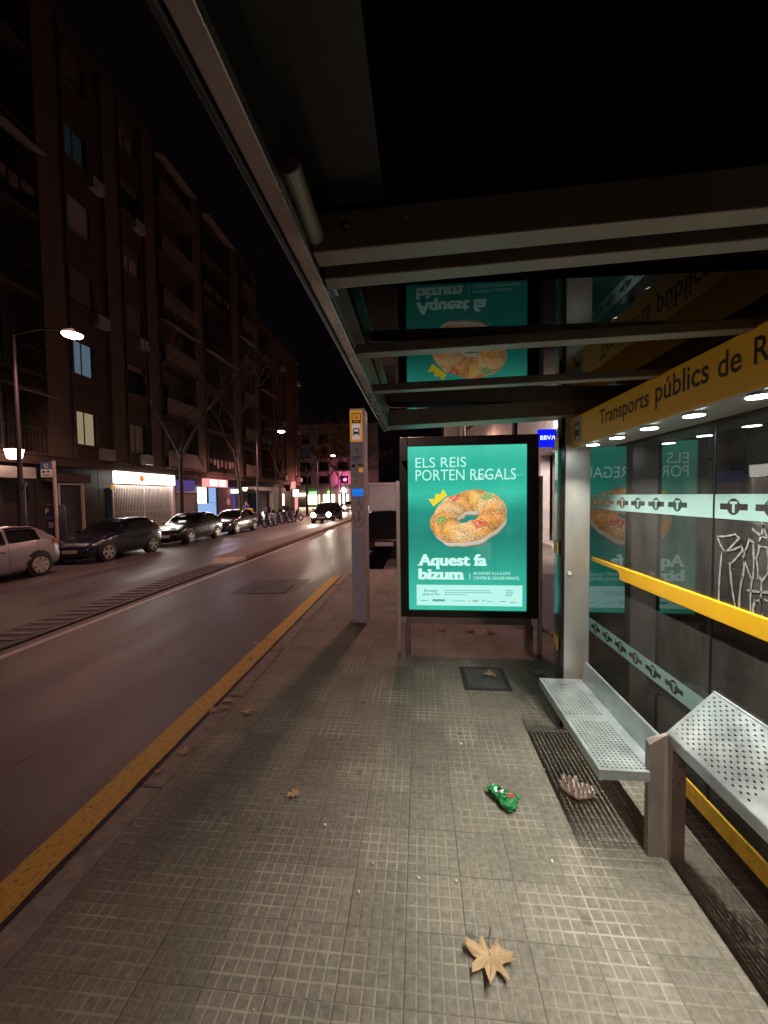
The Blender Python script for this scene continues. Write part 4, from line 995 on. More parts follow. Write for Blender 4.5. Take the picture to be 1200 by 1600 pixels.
    # lamps
    panel("headlight", .025, .13, 2.55, 3.25, M['headl'] if lights_on else M['lampglass'], e, nt=5, nr=4, skew=(.02, .03, 0, 0)) if not lights_on else None
    if lights_on:
        for s_ in (1, -1):
            p = S(.03, 2.6, s_); MB().tube([(s_ * (W / 2 - .30), -Lc / 2 - .0, .62), (s_ * (W / 2 - .30), -Lc / 2 - .04, .62)], .17, 16).build("headlight", M['headl'], e)
    panel("tail_light", .925, .985, 2.75, 3.7, M['redlamp'], e, nt=4, nr=4)
    fz = .5
    MB().box(-.42, .42, -Lc / 2 - .012, -Lc / 2 + .05, .30, .44).build("grille", M['plastic'], e, bevel=.02)
    MB().box(-.62, .62, Lc / 2 - .06, Lc / 2 + .012, .34, .42).build("rear_bumper_trim", M['plastic'], e, bevel=.01)
    for nm, yy, zz in (("front_plate", -Lc / 2 - .02, .36), ("rear_plate", Lc / 2 + .004, .56)):
        pl_ = MB().box(-.26, .26, yy, yy + .014, zz, zz + .11).build("number_plate", M['plate'], e, bevel=.003)
        if plate_text and nm == ("rear_plate" if rearview else "front_plate"):
            vs, fs = text2d(plate_text, .44, .07, .02)
            yy2 = yy + .0155 if rearview else yy - .0015; sg_ = -1 if rearview else 1
            MB().add([(sg_ * (-.22 + a), yy2, zz + .02 + b_) for a, b_ in vs], fs).build("plate_text", M['ink'], pl_, fix=False)
    # wheels
    rw = .305
    for ty in (.175, .80):
        for s_ in (1, -1):
            yy = (ty - .5) * Lc; xo = s_ * (W / 2 * .985 + .006)
            MB().tube([(xo - s_ * .20, yy, rw + .035), (xo - s_ * .0, yy, rw + .035)], rw + .055, 28).build("wheel_arch", M['plastic'], e)
            ty_ = MB().tube([(xo - s_ * .19, yy, rw), (xo - s_ * .17, yy, rw), (xo + s_ * .005, yy, rw), (xo + s_ * .022, yy, rw)], [rw - .03, rw, rw, rw - .03], 28).build("wheel", M['tyre'], e, smooth=False)
            rm = MB(); xr = xo + s_ * .024
            nsp = 5 if paint != 'silver' else 7
            for q in range(nsp):
                a = 2 * math.pi * q / nsp + .3; d1 = Vector((0, math.cos(a), math.sin(a))); d2 = Vector((0, -math.sin(a), math.cos(a)))
                c = Vector((xr, yy, rw)); w1, w2 = (.035, .05) if paint != 'silver' else (.04, .06)
                p4 = [c + d1 * .03 - d2 * w1, c + d1 * .03 + d2 * w1, c + d1 * .205 + d2 * w2, c + d1 * .205 - d2 * w2]
                rm.hexa([p for p in p4] + [p + Vector((s_ * .012, 0, 0)) for p in p4])
            pr = [Vector((xr, yy + .215 * math.cos(a), rw + .215 * math.sin(a))) for a in [2 * math.pi * i / 24 for i in range(25)]]
            rm.tube(pr, .014, 6, cap=False).tube([(xr, yy, rw), (xr + s_ * .018, yy, rw)], .045, 14)
            rm.build("rim", M['alloy'], ty_)
    return e
def park(e, x, yy, rot=0.0, zz=None):
    e.location = (x, yy, rz(x) if zz is None else zz); e.rotation_euler = (0, R(-2.0) if zz is None else 0, rot)

XP = -10.32
def pk(W): return XP - W / 2
c1 = make_car("parked_car", "silver grey hatchback parked at the far kerb, cut off by the left edge", 'silver', 3.55, 1.62, 1.42)
park(c1, pk(1.62), 10.56 - .30 * 3.55)
c2 = make_car("parked_car", "dark navy three door hatchback with bright five spoke wheels, behind the silver car", 'navy', 3.45, 1.62, 1.42)
park(c2, pk(1.62), 14.0)
c3 = make_car("parked_car", "glossy black hatchback with a pale front plate, in front of the gated shop", 'blackp', 3.7, 1.70, 1.44, style='sedan')
park(c3, pk(1.7), 18.75)
c4 = make_car("parked_car", "black car with grey flank next to the parked motorcycles", 'bronze', 3.8, 1.7, 1.42, style='sedan')
park(c4, pk(1.7), 23.2)
c5 = make_car("oncoming_car", "dark car driving toward the viewer with both headlights lit", 'blackp', 3.9, 1.75, 1.5, lights_on=True, group='cars driving toward the viewer')
park(c5, -7.15, 30.2)
c6 = make_car("oncoming_car", "silver car with lit headlights far down the street behind the dark one", 'silver', 3.9, 1.72, 1.45, lights_on=True, group='cars driving toward the viewer')
park(c6, -9.1, 52)
for cx_, cy_, ce in ((-7.15, 28.2, c5), (-9.1, 50, c6)):
    for s_ in (-.55, .55):
        light("headlight_lamp", 'SPOT', (cx_ + s_, cy_ - .12, rz(cx_) + .62), 400, (1, .86, .66), .06, ce, dirv=(0.12, -1, -.06), spot=75, blend=.8)
c7 = make_car("parked_car", "black hatchback seen from behind between the pylon and the poster stand", 'blackp', 3.9, 1.66, 1.32, group=None, plate_text="WW 665 TW", rearview=True)
park(c7, -1.0, 10.9 + 1.95, 0, -.13)
# white box van ahead of it
vn = empty("white_van", (-.45, 17.5, -.13), "white box van parked ahead of the black hatchback", 'van')
MB().box(-1.42, .70, 15.6, 19.4, .55, 2.17).build("cargo_box", mat("van_white", (.50, .46, .45), .5, var=.06, vs=2), vn, bevel=.04)
MB().box(-1.44, .72, 15.57, 15.6, 2.08, 2.19).box(-1.44, .72, 15.57, 15.6, .5, .60).build("box_rim", M['palepost'], vn, bevel=.01)
MB().box(.26, .275, 15.585, 15.599, .62, 2.06).build("door_seam", M['plastic'], vn)
MB().hexa([(-1.35, 19.42, .3), (.63, 19.42, .3), (.63, 21.2, .3), (-1.35, 21.2, .3), (-1.3, 19.42, 1.95), (.58, 19.42, 1.95), (.58, 20.3, 1.95), (-1.3, 20.3, 1.95)]).build("cab", M['palepost'], vn, bevel=.05)
for yy in (16.4, 20.4):
    for xx in (-1.38, .66): MB().tube([(xx - .12, yy, .22), (xx + .12, yy, .22)], .35, 20).build("wheel", M['tyre'], vn)
MB().box(-.34, -.08, 15.56, 15.57, 1.98, 2.03).build("marker_light", M['redlamp'], vn)

vn.location.x -= .62
def make_bike(label, box, m, moto):
    e = empty("parked_motorcycle", (0, 0, 0), label, 'motorcycle', 'motorcycles parked across the kerb')
    for yy, nm in ((-.62, "front_wheel"), (.58, "rear_wheel")):
        pts_ = [Vector((0, yy + .25 * math.cos(a), .30 + .25 * math.sin(a))) for a in [2 * math.pi * i / 20 for i in range(21)]]
        wh = MB().tube(pts_, .05, 8, cap=False).build(nm, M['tyre'], e)
        rm = MB().tube([(-.03, yy, .30), (.03, yy, .30)], .06, 10)
        for q in range(5):
            a = 2 * math.pi * q / 5; rm.tube([(0, yy, .3), (0, yy + .21 * math.cos(a), .3 + .21 * math.sin(a))], .014, 5)
        rm.build("rim", M['alloy'], wh)
    MB().prism([(-.36, .75), (-.30, .98), (-.22, .92), (-.14, .42), (.16, .40), (.22, .72), (.78, .80), (.86, .70), (.66, .50), (.30, .30), (-.18, .28), (-.30, .45)], lambda u, v, w_: (w_, u, v), -.14, .14).build("body", M[m], e, bevel=.04)
    MB().prism([(.16, .74), (.80, .82), (.84, .90), (.50, .90), (.20, .84)], lambda u, v, w_: (w_, u, v), -.13, .13).build("seat", M['plastic'], e, bevel=.03)
    MB().tube([(-.05, -.62, .30), (-.05, -.36, .95)], .022, 6).tube([(.05, -.62, .30), (.05, -.36, .95)], .022, 6).build("fork", M['alloy'], e)
    MB().tube([(-.34, -.26, 1.06), (-.12, -.36, 1.02), (.12, -.36, 1.02), (.34, -.26, 1.06)], .016, 6).build("handlebar", M['darkm'], e)
    MB().tube([(0, -.44, .86), (0, -.50, .86)], .09, 12).build("headlight", M['lampglass'], e)
    MB().box(-.12, .12, -.43, -.41, .92, 1.18).build("windshield", M['carglass'], e)
    if box: MB().box(-.24, .24, .56, 1.0, .92, 1.34).build("top_box", M[box], e, bevel=.05)
    return e
bl = [("motorcycle with a big yellow top box, first of the row after the black car", 'yellowbox', 'navyplastic', -11.0, 26.3, -1.25),
      ("dark scooter parked just past the one with the yellow box", None, 'blackp', -11.0, 27.3, -1.35),
      ("silver scooter with pale fairing, third in the motorcycle row", None, 'silver', -11.0, 28.3, -1.2),
      ("dark motorcycle with a black top box, middle of the row", 'plastic', 'blackp', -11.0, 29.6, -1.3),
      ("grey scooter leaning in the second half of the motorcycle row", None, 'bronze', -11.0, 31.0, -1.45),
      ("navy scooter near the far end of the motorcycle row", None, 'navyplastic', -11.0, 32.4, -1.2),
      ("dark scooter with top box, last of the motorcycle row", 'plastic', 'blackp', -11.0, 34.0, -1.4)]
for lb, bx, mm_, X_, Y_, ro in bl:
    b_ = make_bike(lb, bx, mm_, True); b_.location = (X_, Y_, rz(X_)); b_.rotation_euler = (0, 0, -ro)

# ---------------------------------------------------------------- a person on the far pavement
def person(x, yy, z0, label):
    e = empty("person", (x, yy, z0), label, 'person')
    V = [((0, 0, .95), .15), ((0, 0, 1.15), .15), ((0, 0, 1.38), .17), ((0, 0, 1.50), .06), ((0, -.01, 1.60), .085), ((0, -.01, 1.68), .085),
         ((.19, 0, 1.40), .07), ((.25, -.06, 1.14), .055), ((.20, -.26, 1.02), .042), ((.19, -.33, 1.0), .03),
         ((-.19, 0, 1.40), .07), ((-.26, -.03, 1.14), .055), ((-.22, -.22, 1.0), .042), ((-.21, -.29, .98), .03),
         ((.10, 0, .86), .10), ((.11, -.02, .48), .065), ((.11, .02, .08), .045), ((.12, -.13, .04), .04),
         ((-.10, 0, .86), .10), ((-.12, .03, .48), .065), ((-.13, .08, .08), .045), ((-.14, -.07, .04), .04)]
    E = [(0, 1), (1, 2), (2, 3), (3, 4), (4, 5), (2, 6), (6, 7), (7, 8), (8, 9), (2, 10), (10, 11), (11, 12), (12, 13), (0, 14), (14, 15), (15, 16), (16, 17), (0, 18), (18, 19), (19, 20), (20, 21)]
    me = D.meshes.new("body"); me.from_pydata([v for v, r in V], E, [])
    for m in ('jacket', 'trousers', 'skin'): me.materials.append(M[m])
    o = D.objects.new("body", me); COL.objects.link(o); o.parent = e
    sk = o.modifiers.new("skin", 'SKIN'); sk.use_smooth_shade = True
    for i, (v, r) in enumerate(V):
        me.skin_vertices[0].data[i].radius = (r, r * .8); 
    me.skin_vertices[0].data[0].use_root = True
    sb = o.modifiers.new("sub", 'SUBSURF'); sb.levels = 2; sb.render_levels = 2
    dg = bpy.context.evaluated_depsgraph_get(); dg.update(); m2 = D.meshes.new_from_object(o.evaluated_get(dg))
    o.modifiers.clear(); o.data = m2; m2.materials.clear()
    for m in ('jacket', 'trousers', 'skin'): m2.materials.append(M[m])
    for p in m2.polygons:
        z = p.center.z; p.material_index = 2 if (z > 1.49 or (p.center.y < -.25 and z > .9)) else (1 if z < .93 else 0); p.use_smooth = True
    bm = bmesh.new(); bmesh.ops.create_uvsphere(bm, u_segments=14, v_segments=10, radius=.105, matrix=Matrix.Translation((0, .02, 1.69)) @ Matrix.Diagonal((.9, 1.0, 1.05, 1)))
    bmesh.ops.delete(bm, geom=[v for v in bm.verts if v.co.y < -.04 and v.co.z < 1.72], context='VERTS')
    hm = D.meshes.new("hair"); bm.to_mesh(hm); bm.free(); hm.materials.append(M['hair']); h_ = D.objects.new("hair", hm); COL.objects.link(h_); h_.parent = e
    return e
person(-11.3, 26.3 - 1.3, ZF + .0, "person in a purple jacket standing behind the parked motorcycles").location = (-12.3, 27.6, ZF)

# ---------------------------------------------------------------- street lamps
def street_lamp(x, yy, hz, arm, label, energy, zg, on=True, low=False):
    e = empty("street_lamp", (x, yy, zg), label, 'street lamp', 'street lamps along the far pavement')
    MB().tube([(x, yy, zg), (x, yy, zg + 2.5), (x, yy, zg + 2.55), (x, yy, hz + .25)], [.11, .10, .065, .05], 14).build("pole", M['post'], e)
    MB().tube([(x, yy, zg + 2.42), (x, yy, zg + 2.56)], .14, 14).build("collar", M['post'], e)
    MB().tube([(x, yy, hz + .1), (x + arm * .5, yy, hz + .22), (x + arm, yy, hz + .12)], .035, 8).build("arm", M['post'], e)
    hd = MB().prism([(-.28, 0), (.28, 0), (.20, .12), (-.20, .12)], lambda u, v, w_: (x + arm + u, yy + w_, hz + v), -.14, .14).build("lamp_head", M['post'], e, bevel=.02)
    MB().tube([(x + arm, yy, hz - .004), (x + arm, yy, hz - .05), (x + arm, yy, hz - .10)], [.26, .23, .10], 18).build("lamp_lens", M['sodium'], hd)
    light("street_and_fill_light", 'SPOT', (x + arm, yy, hz - .13), energy, (1.0, .50, .43), .13, e, spot=158, blend=.6)
EN = 2100
for yy, lb in ((11.6, "street lamp glowing at the upper left above the parked silver car"), (28.6, "street lamp whose pole stands beside the yellow top box motorcycle"),
               (45.6, "street lamp farther on, beyond the motorcycle row"), (62.6, "small distant street lamp near the lit shops")):
    street_lamp(-11.9, yy, 6.45, 1.9 if yy < 20 else 1.9, lb, EN * (0.36 if yy < 20 else (1.15 if yy < 40 else 1.6)), ZF)
o_ = street_lamp(2.6, 21.5, 6.2, -1.3, "street lamp on the near pavement behind the poster stand", EN * 1.1, 0.0)
street_lamp(2.2, 8.9, 6.5, -2.5, "near street lamp whose head hangs above the shelter's far end", 560, 0.0)
light("street_and_fill_light", 'SPOT', (-9.6, -7.0, 6.6), 220, (1.0, .55, .45), .14, None, spot=160, blend=.6)
light("street_and_fill_light", 'SPOT', (-2.4, -15.5, 6.5), 1900, (1.0, .62, .52), .14, None, spot=172, blend=.25)  # added fill lamp behind the viewer, no post; brightens the pylon front

# ---------------------------------------------------------------- trees
def bare_tree(x, yy, zg, hgt, seed, label, leafy=0, spread=1.0, lean=0.0, crown_r=2.4, group='trees along the far pavement'):
    rn = random.Random(seed)
    e = empty("plane_tree", (x, yy, zg), label, 'tree', group)
    tr = MB(); cr = MB(); tips = []
    def grow(mb, p, d, r, ln, depth):
        pts_ = [p]; k = 5
        for i in range(k):
            d = (d + Vector((rn.uniform(-.2, .2), rn.uniform(-.2, .2), rn.uniform(-.04, .14))) * (.6 if depth else .3)).normalized(); p = p + d * ln / k; pts_.append(p)
        mb.tube(pts_, [r * (1 - .09 * i) for i in range(k + 1)], 8 if depth < 2 else 5)
        if depth >= 5: tips.append((pts_, d)); return
        if depth >= 2: tips.append((pts_[2:], d))
        nb = 3 if depth in (0, 2, 3, 4) else rn.choice((2, 3))
        for b_ in range(nb):
            a = rn.uniform(0, 6.28) if depth else 6.28 * b_ / nb + rn.uniform(-.5, .5)
            sd = Vector((math.cos(a), math.sin(a), 0)); nd = (d * rn.uniform(.7, 1.1) + sd * rn.uniform(.45, .8) * spread).normalized()
            grow(cr, p if b_ < 2 or not depth else pts_[3], nd, r * rn.uniform(.5, .62), ln * rn.uniform(.58, .76), depth + 1)
    grow(tr, Vector((x, yy, zg)), Vector((lean, 0, 1)).normalized(), .15, hgt, 0)
    tr.build("trunk", M['bark'], e, smooth=True)
    br = cr.build("crown" if not leafy else "branches", M['bark'], e, smooth=True)
    if leafy:
        lf_ = MB()
        for _ in range(leafy):
            pts_, d = rn.choice(tips); c = rn.choice(pts_) + Vector((rn.gauss(0, .22), rn.gauss(0, .22), rn.gauss(-.12, .22)))
            s_ = rn.uniform(.06, .14); u = Vector((rn.uniform(-1, 1), rn.uniform(-1, 1), rn.uniform(-1, .3))).normalized(); v = u.cross(Vector((rn.uniform(-1, 1), rn.uniform(-1, 1), .3))).normalized()
            lf_.add([c - u * s_, c - u * s_ * .2 + v * s_ * .7, c + u * s_, c - u * s_ * .2 - v * s_ * .7], [(0, 1, 2, 3)])
        lf_.build("crown", M['leaf'], e, fix=False)
    return e
bare_tree(-12.5, 20.3, ZF, 4.2, 3, "slim bare tree in front of the gated shop", lean=.05)
bare_tree(-12.4, 27.0, ZF, 4.6, 11, "bare tree beside the pink lit shop", lean=-.02)
bare_tree(-12.3, 34.0, ZF, 3.6, 5, "pale forked bare tree behind the motorcycle row")
bare_tree(-12.0, 41.5, ZF, 4.4, 8, "tall bare tree in front of the red building")
bare_tree(-11.8, 52.0, ZF, 4.6, 21, "tree with sparse brown leaves beyond the last bare tree", leafy=2600, crown_r=3)
bare_tree(-12.2, 61.0, ZF, 4.8, 27, "tree with brown leaves close to the bus stop pylon in view, far away", leafy=2600)
bare_tree(-11.5, 72.0, ZF, 4.8, 31, "farthest leafy tree in front of the lit shops", leafy=2200)
bare_tree(1.3, 12.6, 0, 4.0, 14, "plane tree with golden leaves on the near pavement behind the poster stand", leafy=5200, spread=1.25, group=None)
bare_tree(1.7, 24.0, 0, 4.4, 17, "brown leaved tree on the near pavement farther down the street", leafy=3600, spread=1.2, group=None)

# ---------------------------------------------------------------- the apartment blocks across the street
XB = -14.5
def window(parent, xf, ya, yb, za, zb, kind, depth=.20):
    """framed window in a recess; xf wall face, frame sits back"""
    f = MB(); t = .05
    f.box(xf - depth, xf - depth + .06, ya, ya + t, za, zb).box(xf - depth, xf - depth + .06, yb - t, yb, za, zb).box(xf - depth, xf - depth + .06, ya + t, yb - t, za, za + t).box(xf - depth, xf - depth + .06, ya + t, yb - t, zb - t, zb)
    ym = (ya + yb) / 2; f.box(xf - depth, xf - depth + .06, ym - .02, ym + .02, za + t, zb - t)
    fo = f.build("window", M['post'], parent)
    MB().box(xf - depth + .01, xf - depth + .03, ya + t, ym - .0205, za + t, zb - t).box(xf - depth + .01, xf - depth + .03, ym + .0205, yb - t, za + t, zb - t).build("pane", M[kind], fo)
def block(name, label, y0, y1, nfl, bays, wallm, pilm, base=3.05, fh=3.0, lit={}):
    """bays: list of (ya, yb, type) ; p = pilaster, w = wall with window, b = balcony, d = dark recess"""
    e = empty(name, (XB, (y0 + y1) / 2, ZF), label, 'building', 'buildings across the street')
    top = base + nfl * fh
    back = MB().box(XB - 9, XB - .9, y0, y1, ZF, top + .3)
    back.box(XB - .9, XB + .04, y0, y1, base - .02, base + .32).box(XB - .9, XB + .12, y0, y1, top, top + .35)
    back.build("wall", M[wallm], e)
    for (ya, yb, ty) in bays:
        if ty == 'p':
            MB().box(XB - .9, XB + .16, ya, yb, base + .32, top).build("pilaster", M[pilm], e)
            MB().tube([(XB + .21, yb - .1, base + .33), (XB + .21, yb - .1, top)], .045, 8).build("drainpipe", M['post'], e)
            continue
        for f in range(nfl):
            z0 = base + .325 + f * fh; z1 = base + (f + 1) * fh - .003 + (.32 if f < nfl - 1 else 0)
            key = lit.get((round(ya, 1), f))
            if ty == 'w':
                yc = (ya + yb) / 2; wy0, wy1 = (ya + .25, ya + 1.35) if (yb - ya) > 1.7 else (ya + .15, yb - .15)
                zs, zt = z0 + .65, z0 + 2.15
                m = MB().box(XB - .8, XB, ya + .002, wy0, z0, z1).box(XB - .8, XB, wy1, yb - .002, z0, z1).box(XB - .8, XB, wy0, wy1, z0, zs).box(XB - .8, XB, wy0, wy1, zt, z1)
                m.build("bay_wall", M[wallm], e)
                window(e, XB, wy0, wy1, zs, zt, key or random.choice(['wglass', 'wglass', 'shutter', 'blind']), .24)
                if not key:
                    hb = random.choice((.3, .6, .9, 1.3)); sl_ = MB(); zz_ = zt - .02
                    while zz_ > zt - hb: sl_.box(XB - .13, XB - .115, wy0 + .005, wy1 - .005, zz_ - .055, zz_); zz_ -= .06
                    sl_.build("roller_blind", M[random.choice(['blind', 'shutter', 'rail'])], e)
                if f % 2 == 0: MB().box(XB + .002, XB + .30, yb - .75, yb - .12, z0 + .08, z0 + .58).tube([(XB + .301, yb - .45, z0 + .33), (XB + .31, yb - .45, z0 + .33)], .19, 14).build("air_conditioner", M['blind'], e, bevel=.01)
                MB().box(XB - .02, XB + .07, wy0 - .05, wy1 + .05, zs - .06, zs - .002).build("sill", M[pilm], e)
            else:
                # recess with glazing at the back and a projecting parapet
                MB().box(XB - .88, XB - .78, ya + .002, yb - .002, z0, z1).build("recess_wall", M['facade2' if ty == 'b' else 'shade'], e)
                window(e, XB - .5, ya + .2, max(ya + .9, ya + (yb - ya) * .55), z0 + .1, z0 + 2.2, key or 'wglass', .26)
                pr = MB().box(XB - .77, XB + (.45 if ty == 'b' else .10), ya + .004, yb - .004, z0 - .0, z0 + .10)
                so = pr.build("balcony", M[wallm], e)
                if ty == 'b':
                    MB().box(XB + .40, XB + .45, ya + .006, yb - .006, z0 + .12, z0 + 1.0).build("parapet", M['rail'], so)
                else:
                    r_ = MB().box(XB + .05, XB + .09, ya + .006, yb - .006, z0 + .98, z0 + 1.02); q = ya + .1
                    while q < yb - .05: r_.box(XB + .06, XB + .075, q, q + .018, z0 + .101, z0 + .979); q += .14
                    r_.build("railing", M['post'], so)
                if (f * 5 + int(ya * 7)) % 4 == 1:
                    cl_ = MB(); q = ya + .25
                    while q < yb - .5:
                        w__ = random.uniform(.25, .5); cl_.box(XB + (.50 if ty == 'b' else .16), XB + (.51 if ty == 'b' else .17), q, q + w__, z0 + .98 - random.uniform(.3, .6), z0 + .98); q += w__ + random.uniform(.05, .3)
                    cl_.build("laundry", M['rail'], e)
                if (f * 7 + int(ya * 10)) % 3 == 0:
                    MB().hexa([(XB - .1, ya + .1, z0 + 2.5), (XB - .1, yb - .1, z0 + 2.5), (XB + .7, yb - .1, z0 + 2.15), (XB + .7, ya + .1, z0 + 2.15), (XB - .1, ya + .1, z0 + 2.53), (XB - .1, yb - .1, z0 + 2.53), (XB + .7, yb - .1, z0 + 2.18), (XB + .7, ya + .1, z0 + 2.18)]).build("awning", M['blind'], e)
    return e
bays1 = [(-8, -7, 'p'), (-7, -3.6, 'w'), (-3.6, -2.8, 'p'), (-2.8, .6, 'd'), (.6, 1.4, 'p'), (1.4, 4.2, 'w'), (4.2, 5.2, 'p'), (5.2, 8.4, 'd'), (8.4, 9.4, 'p'), (9.4, 12.6, 'w'), (12.6, 13.5, 'p'),
         (13.5, 15.2, 'd'), (15.2, 16.35, 'p'), (16.35, 18.4, 'w'), (18.4, 19.4, 'p'), (19.4, 21.0, 'w'), (21.0, 22.0, 'p')]
bays2 = [(22.0, 25.4, 'b'), (25.4, 26.5, 'p'), (26.5, 30.4, 'd'), (30.4, 31.8, 'p'), (31.8, 34.4, 'b'), (34.4, 35.5, 'p')]
block("apartment_block", "tall brown apartment block opposite with two lit windows over the gated shop", -8, 22.0, 6, bays1, 'facade', 'pilaster',
      lit={(16.4, 0): 'winyel', (16.4, 1): 'winblue', (19.4, 0): 'blind', (16.4, 4): 'windim'})
block("apartment_block", "brown apartment block with deep balconies above the pink lit shop", 22.0, 35.5, 6, bays2, 'facade', 'pilaster')
block("apartment_block", "red brown apartment block past the balconied one", 35.51, 47.5, 5, [(35.51, 38.6, 'd'), (38.6, 39.6, 'p'), (39.6, 42.2, 'w'), (42.2, 45.2, 'p'), (45.2, 47.5, 'w')], 'redwall', 'redwall', fh=2.9)
# the far end of the street
fe = empty("corner_building", (-22, 90, ZF), "pale corner building closing the far end of the street above bright shops", 'building')
m = MB().box(-60, -9.0, 88, 98, ZF, 18); m.build("wall", M['bank'], fe)
for i in range(8):
    for j in range(4):
        xw = -44 + i * 4.3; MB().box(xw, xw + 2.2, 87.9, 87.99, 4.6 + j * 3.1, 6.3 + j * 3.1).build("window", M['windim'] if (i * 3 + j) % 7 == 0 else M['wglass'], fe)
        MB().box(xw - .4, xw + 2.6, 87.2, 87.95, 4.2 + j * 3.1, 4.35 + j * 3.1).build("balcony", M['rail'], fe)
for x0_, x1_, mm_ in ((-25.4, -22.6, 'shopwarm'), (-21.7, -19.1, 'shopwarm'), (-18.1, -17.5, 'shopwhite'), (-17.2, -16.7, 'shopwhite'), (-16.4, -15.9, 'shopwhite'), (-14.9, -12.0, 'shopwhite')):
    MB().box(x0_, x1_, 87.85, 87.95, ZF + .3, 2.1).build("shop_window", M[mm_], fe)
MB().box(-25.0, -22.9, 87.7, 87.84, 2.3, 2.8).build("shop_sign", M['greenlit'], fe)
MB().box(-28.0, -25.8, 87.7, 87.84, 1.9, 2.4).build("shop_sign", M['shopwarm'], fe)
MB().tube([(-20.3, 87.6, 2.6), (-20.3, 87.7, 2.6)], .42, 20).build("round_sign", M['greenlit'], fe)
MB().tube([(-17.0, 87.5, 2.9), (-17.0, 87.6, 2.9)], .72, 24).build("round_sign", M['shopwhite'], fe)
MB().box(-17.95, -17.8, 87.5, 87.8, 3.4, 6.4).build("neon_strip", M['pinkneon'], fe)
light("shop_glow", 'AREA', (-20, 86.5, 2.8), 3500, (1, .75, .5), dirv=(0.15, -1, -.15), shape=(18, 2), parent=fe)
light("neon_glow", 'POINT', (-17.0, 86, 5.5), 380, (1, .2, .45), .4, fe)

# ground floor shops across the street
def shopfront(name, label, ya, yb, parts):
    e = empty(name, (XB, (ya + yb) / 2, ZF), label, 'shopfront', 'ground floor shopfronts across the street')
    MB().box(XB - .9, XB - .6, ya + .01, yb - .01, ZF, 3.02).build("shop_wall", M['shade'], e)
    for q in parts: q(e)
    return e
def B_(nm, m, x0, x1, y0, y1, z0, z1, bv=0): return lambda e: MB().box(x0, x1, y0, y1, z0, z1).build(nm, M[m], e, bevel=bv)
def shutter_part(y0, y1, z0, z1, m='shutter', x=XB - .3):
    def f(e):
        mb = MB(); z = z0
        while z < z1 - .05: mb.box(x, x + .03, y0, y1, z, z + .085); z += .1
        mb.box(x - .02, x, y0, y1, z0, z1); mb.build("roller_shutter", M[m], e)
    return f
def gate(y0, y1, z0, z1):
    def f(e):
        mb = MB(); y_ = y0
        while y_ < y1: mb.box(XB - .10, XB - .07, y_, y_ + .028, z0, z1); y_ += .105
        for zz in (z0 + .05, (z0 + z1) / 2, z1 - .06): mb.box(XB - .115, XB - .101, y0, y1, zz, zz + .03)
        for yy_ in (y0 - .06, (y0 + y1) / 2, y1 + .03): mb.box(XB - .12, XB - .06, yy_, yy_ + .06, z0, z1)
        mb.build("folding_gate", M['palepost'], e)
    return f
def glyphs(y0, y1, z0, z1, m, seed):
    def f(e):
        rn = random.Random(seed); mb = MB(); y_ = y0
        while y_ < y1 - .12:
            w_ = rn.uniform(.10, .2); hh = (z1 - z0) * rn.uniform(.6, 1)
            mb.box(XB + .132, XB + .136, y_, y_ + .035, z0, z0 + hh); mb.box(XB + .132, XB + .136, y_ + .036, y_ + w_, z0 + hh * .45, z0 + hh * .62); y_ += w_ + .05
        mb.build("sign_lettering", M[m], e)
    return f
shopfront("shopfront", "dark closed shopfronts left of the parking sign with a pale awning band", -8, 15.2,
          [B_("awning_band", 'blind', XB - .2, XB + .35, 9.5, 14.4, 2.45, 2.85), shutter_part(10, 12.4, ZF, 2.3), shutter_part(4, 8, ZF, 2.6), shutter_part(-3, 2, ZF, 2.6), B_("small_notice", 'pinkred', XB - .25, XB - .24, 12.6, 13.0, 1.1, 1.35),
           B_("door_frame", 'post', XB - .35, XB - .25, 13.6, 13.7, ZF, 2.4)])
shopfront("shopfront", "dark house doorway with a pale frame between the parking sign and the gated shop", 15.21, 18.2,
          [B_("door_frame", 'palepost', XB - .4, XB - .3, 15.9, 15.97, ZF, 2.35), B_("door_frame", 'palepost', XB - .4, XB - .3, 17.05, 17.12, ZF, 2.35), B_("door_head", 'palepost', XB - .4, XB - .3, 15.971, 17.049, 2.28, 2.35), B_("door", 'shade', XB - .45, XB - .41, 15.98, 17.04, ZF, 2.27), B_("lintel", 'facade', XB - .4, XB - .2, 15.3, 17.4, 2.4, 2.75)])
g1 = shopfront("shopfront", "closed shop with a long bright white lit sign over a folding metal gate", 18.21, 23.2,
          [B_("lit_sign", 'shopwhite', XB - .05, XB + .13, 18.45, 22.9, 2.42, 3.0, .02), gate(18.5, 22.6, ZF, 2.35), glyphs(20.35, 21.6, 2.6, 2.80, 'signred', 4),
           lambda e: MB().tube([(XB + .131, 20.15, 2.70), (XB + .136, 20.15, 2.70)], .17, 20).build("round_logo", M['signorange'], e), B_("side_pier", 'palepost', XB - .2, XB + .05, 22.75, 22.95, ZF, 2.4),
           B_("shop_display", 'windim', XB - .55, XB - .5, 18.6, 22.5, .3, 2.2), B_("yellow_plate", 'yellow', XB - .02, XB + .02, 18.23, 18.42, 2.1, 2.35)])
light("sign_glow", 'AREA', (XB + .16, 20.6, 2.7), 60, (1, .93, .84), dirv=(1, 0, -.1), shape=(.5, 4.4), parent=g1)
light("sign_underglow", 'AREA', (XB + .10, 20.6, 2.40), 55, (1, .93, .84), dirv=(0, 0, -1), shape=(.1, 4.2), parent=g1)
shopfront("shopfront", "shuttered shop with a bluish lit panel behind its grille", 23.21, 26.0,
          [shutter_part(23.4, 25.8, ZF, 2.0), B_("blue_panel", 'purple', XB - .35, XB - .3, 23.6, 25.6, 2.1, 2.8), B_("grille_rail", 'palepost', XB - .2, XB - .15, 23.4, 25.9, 2.02, 2.08)])
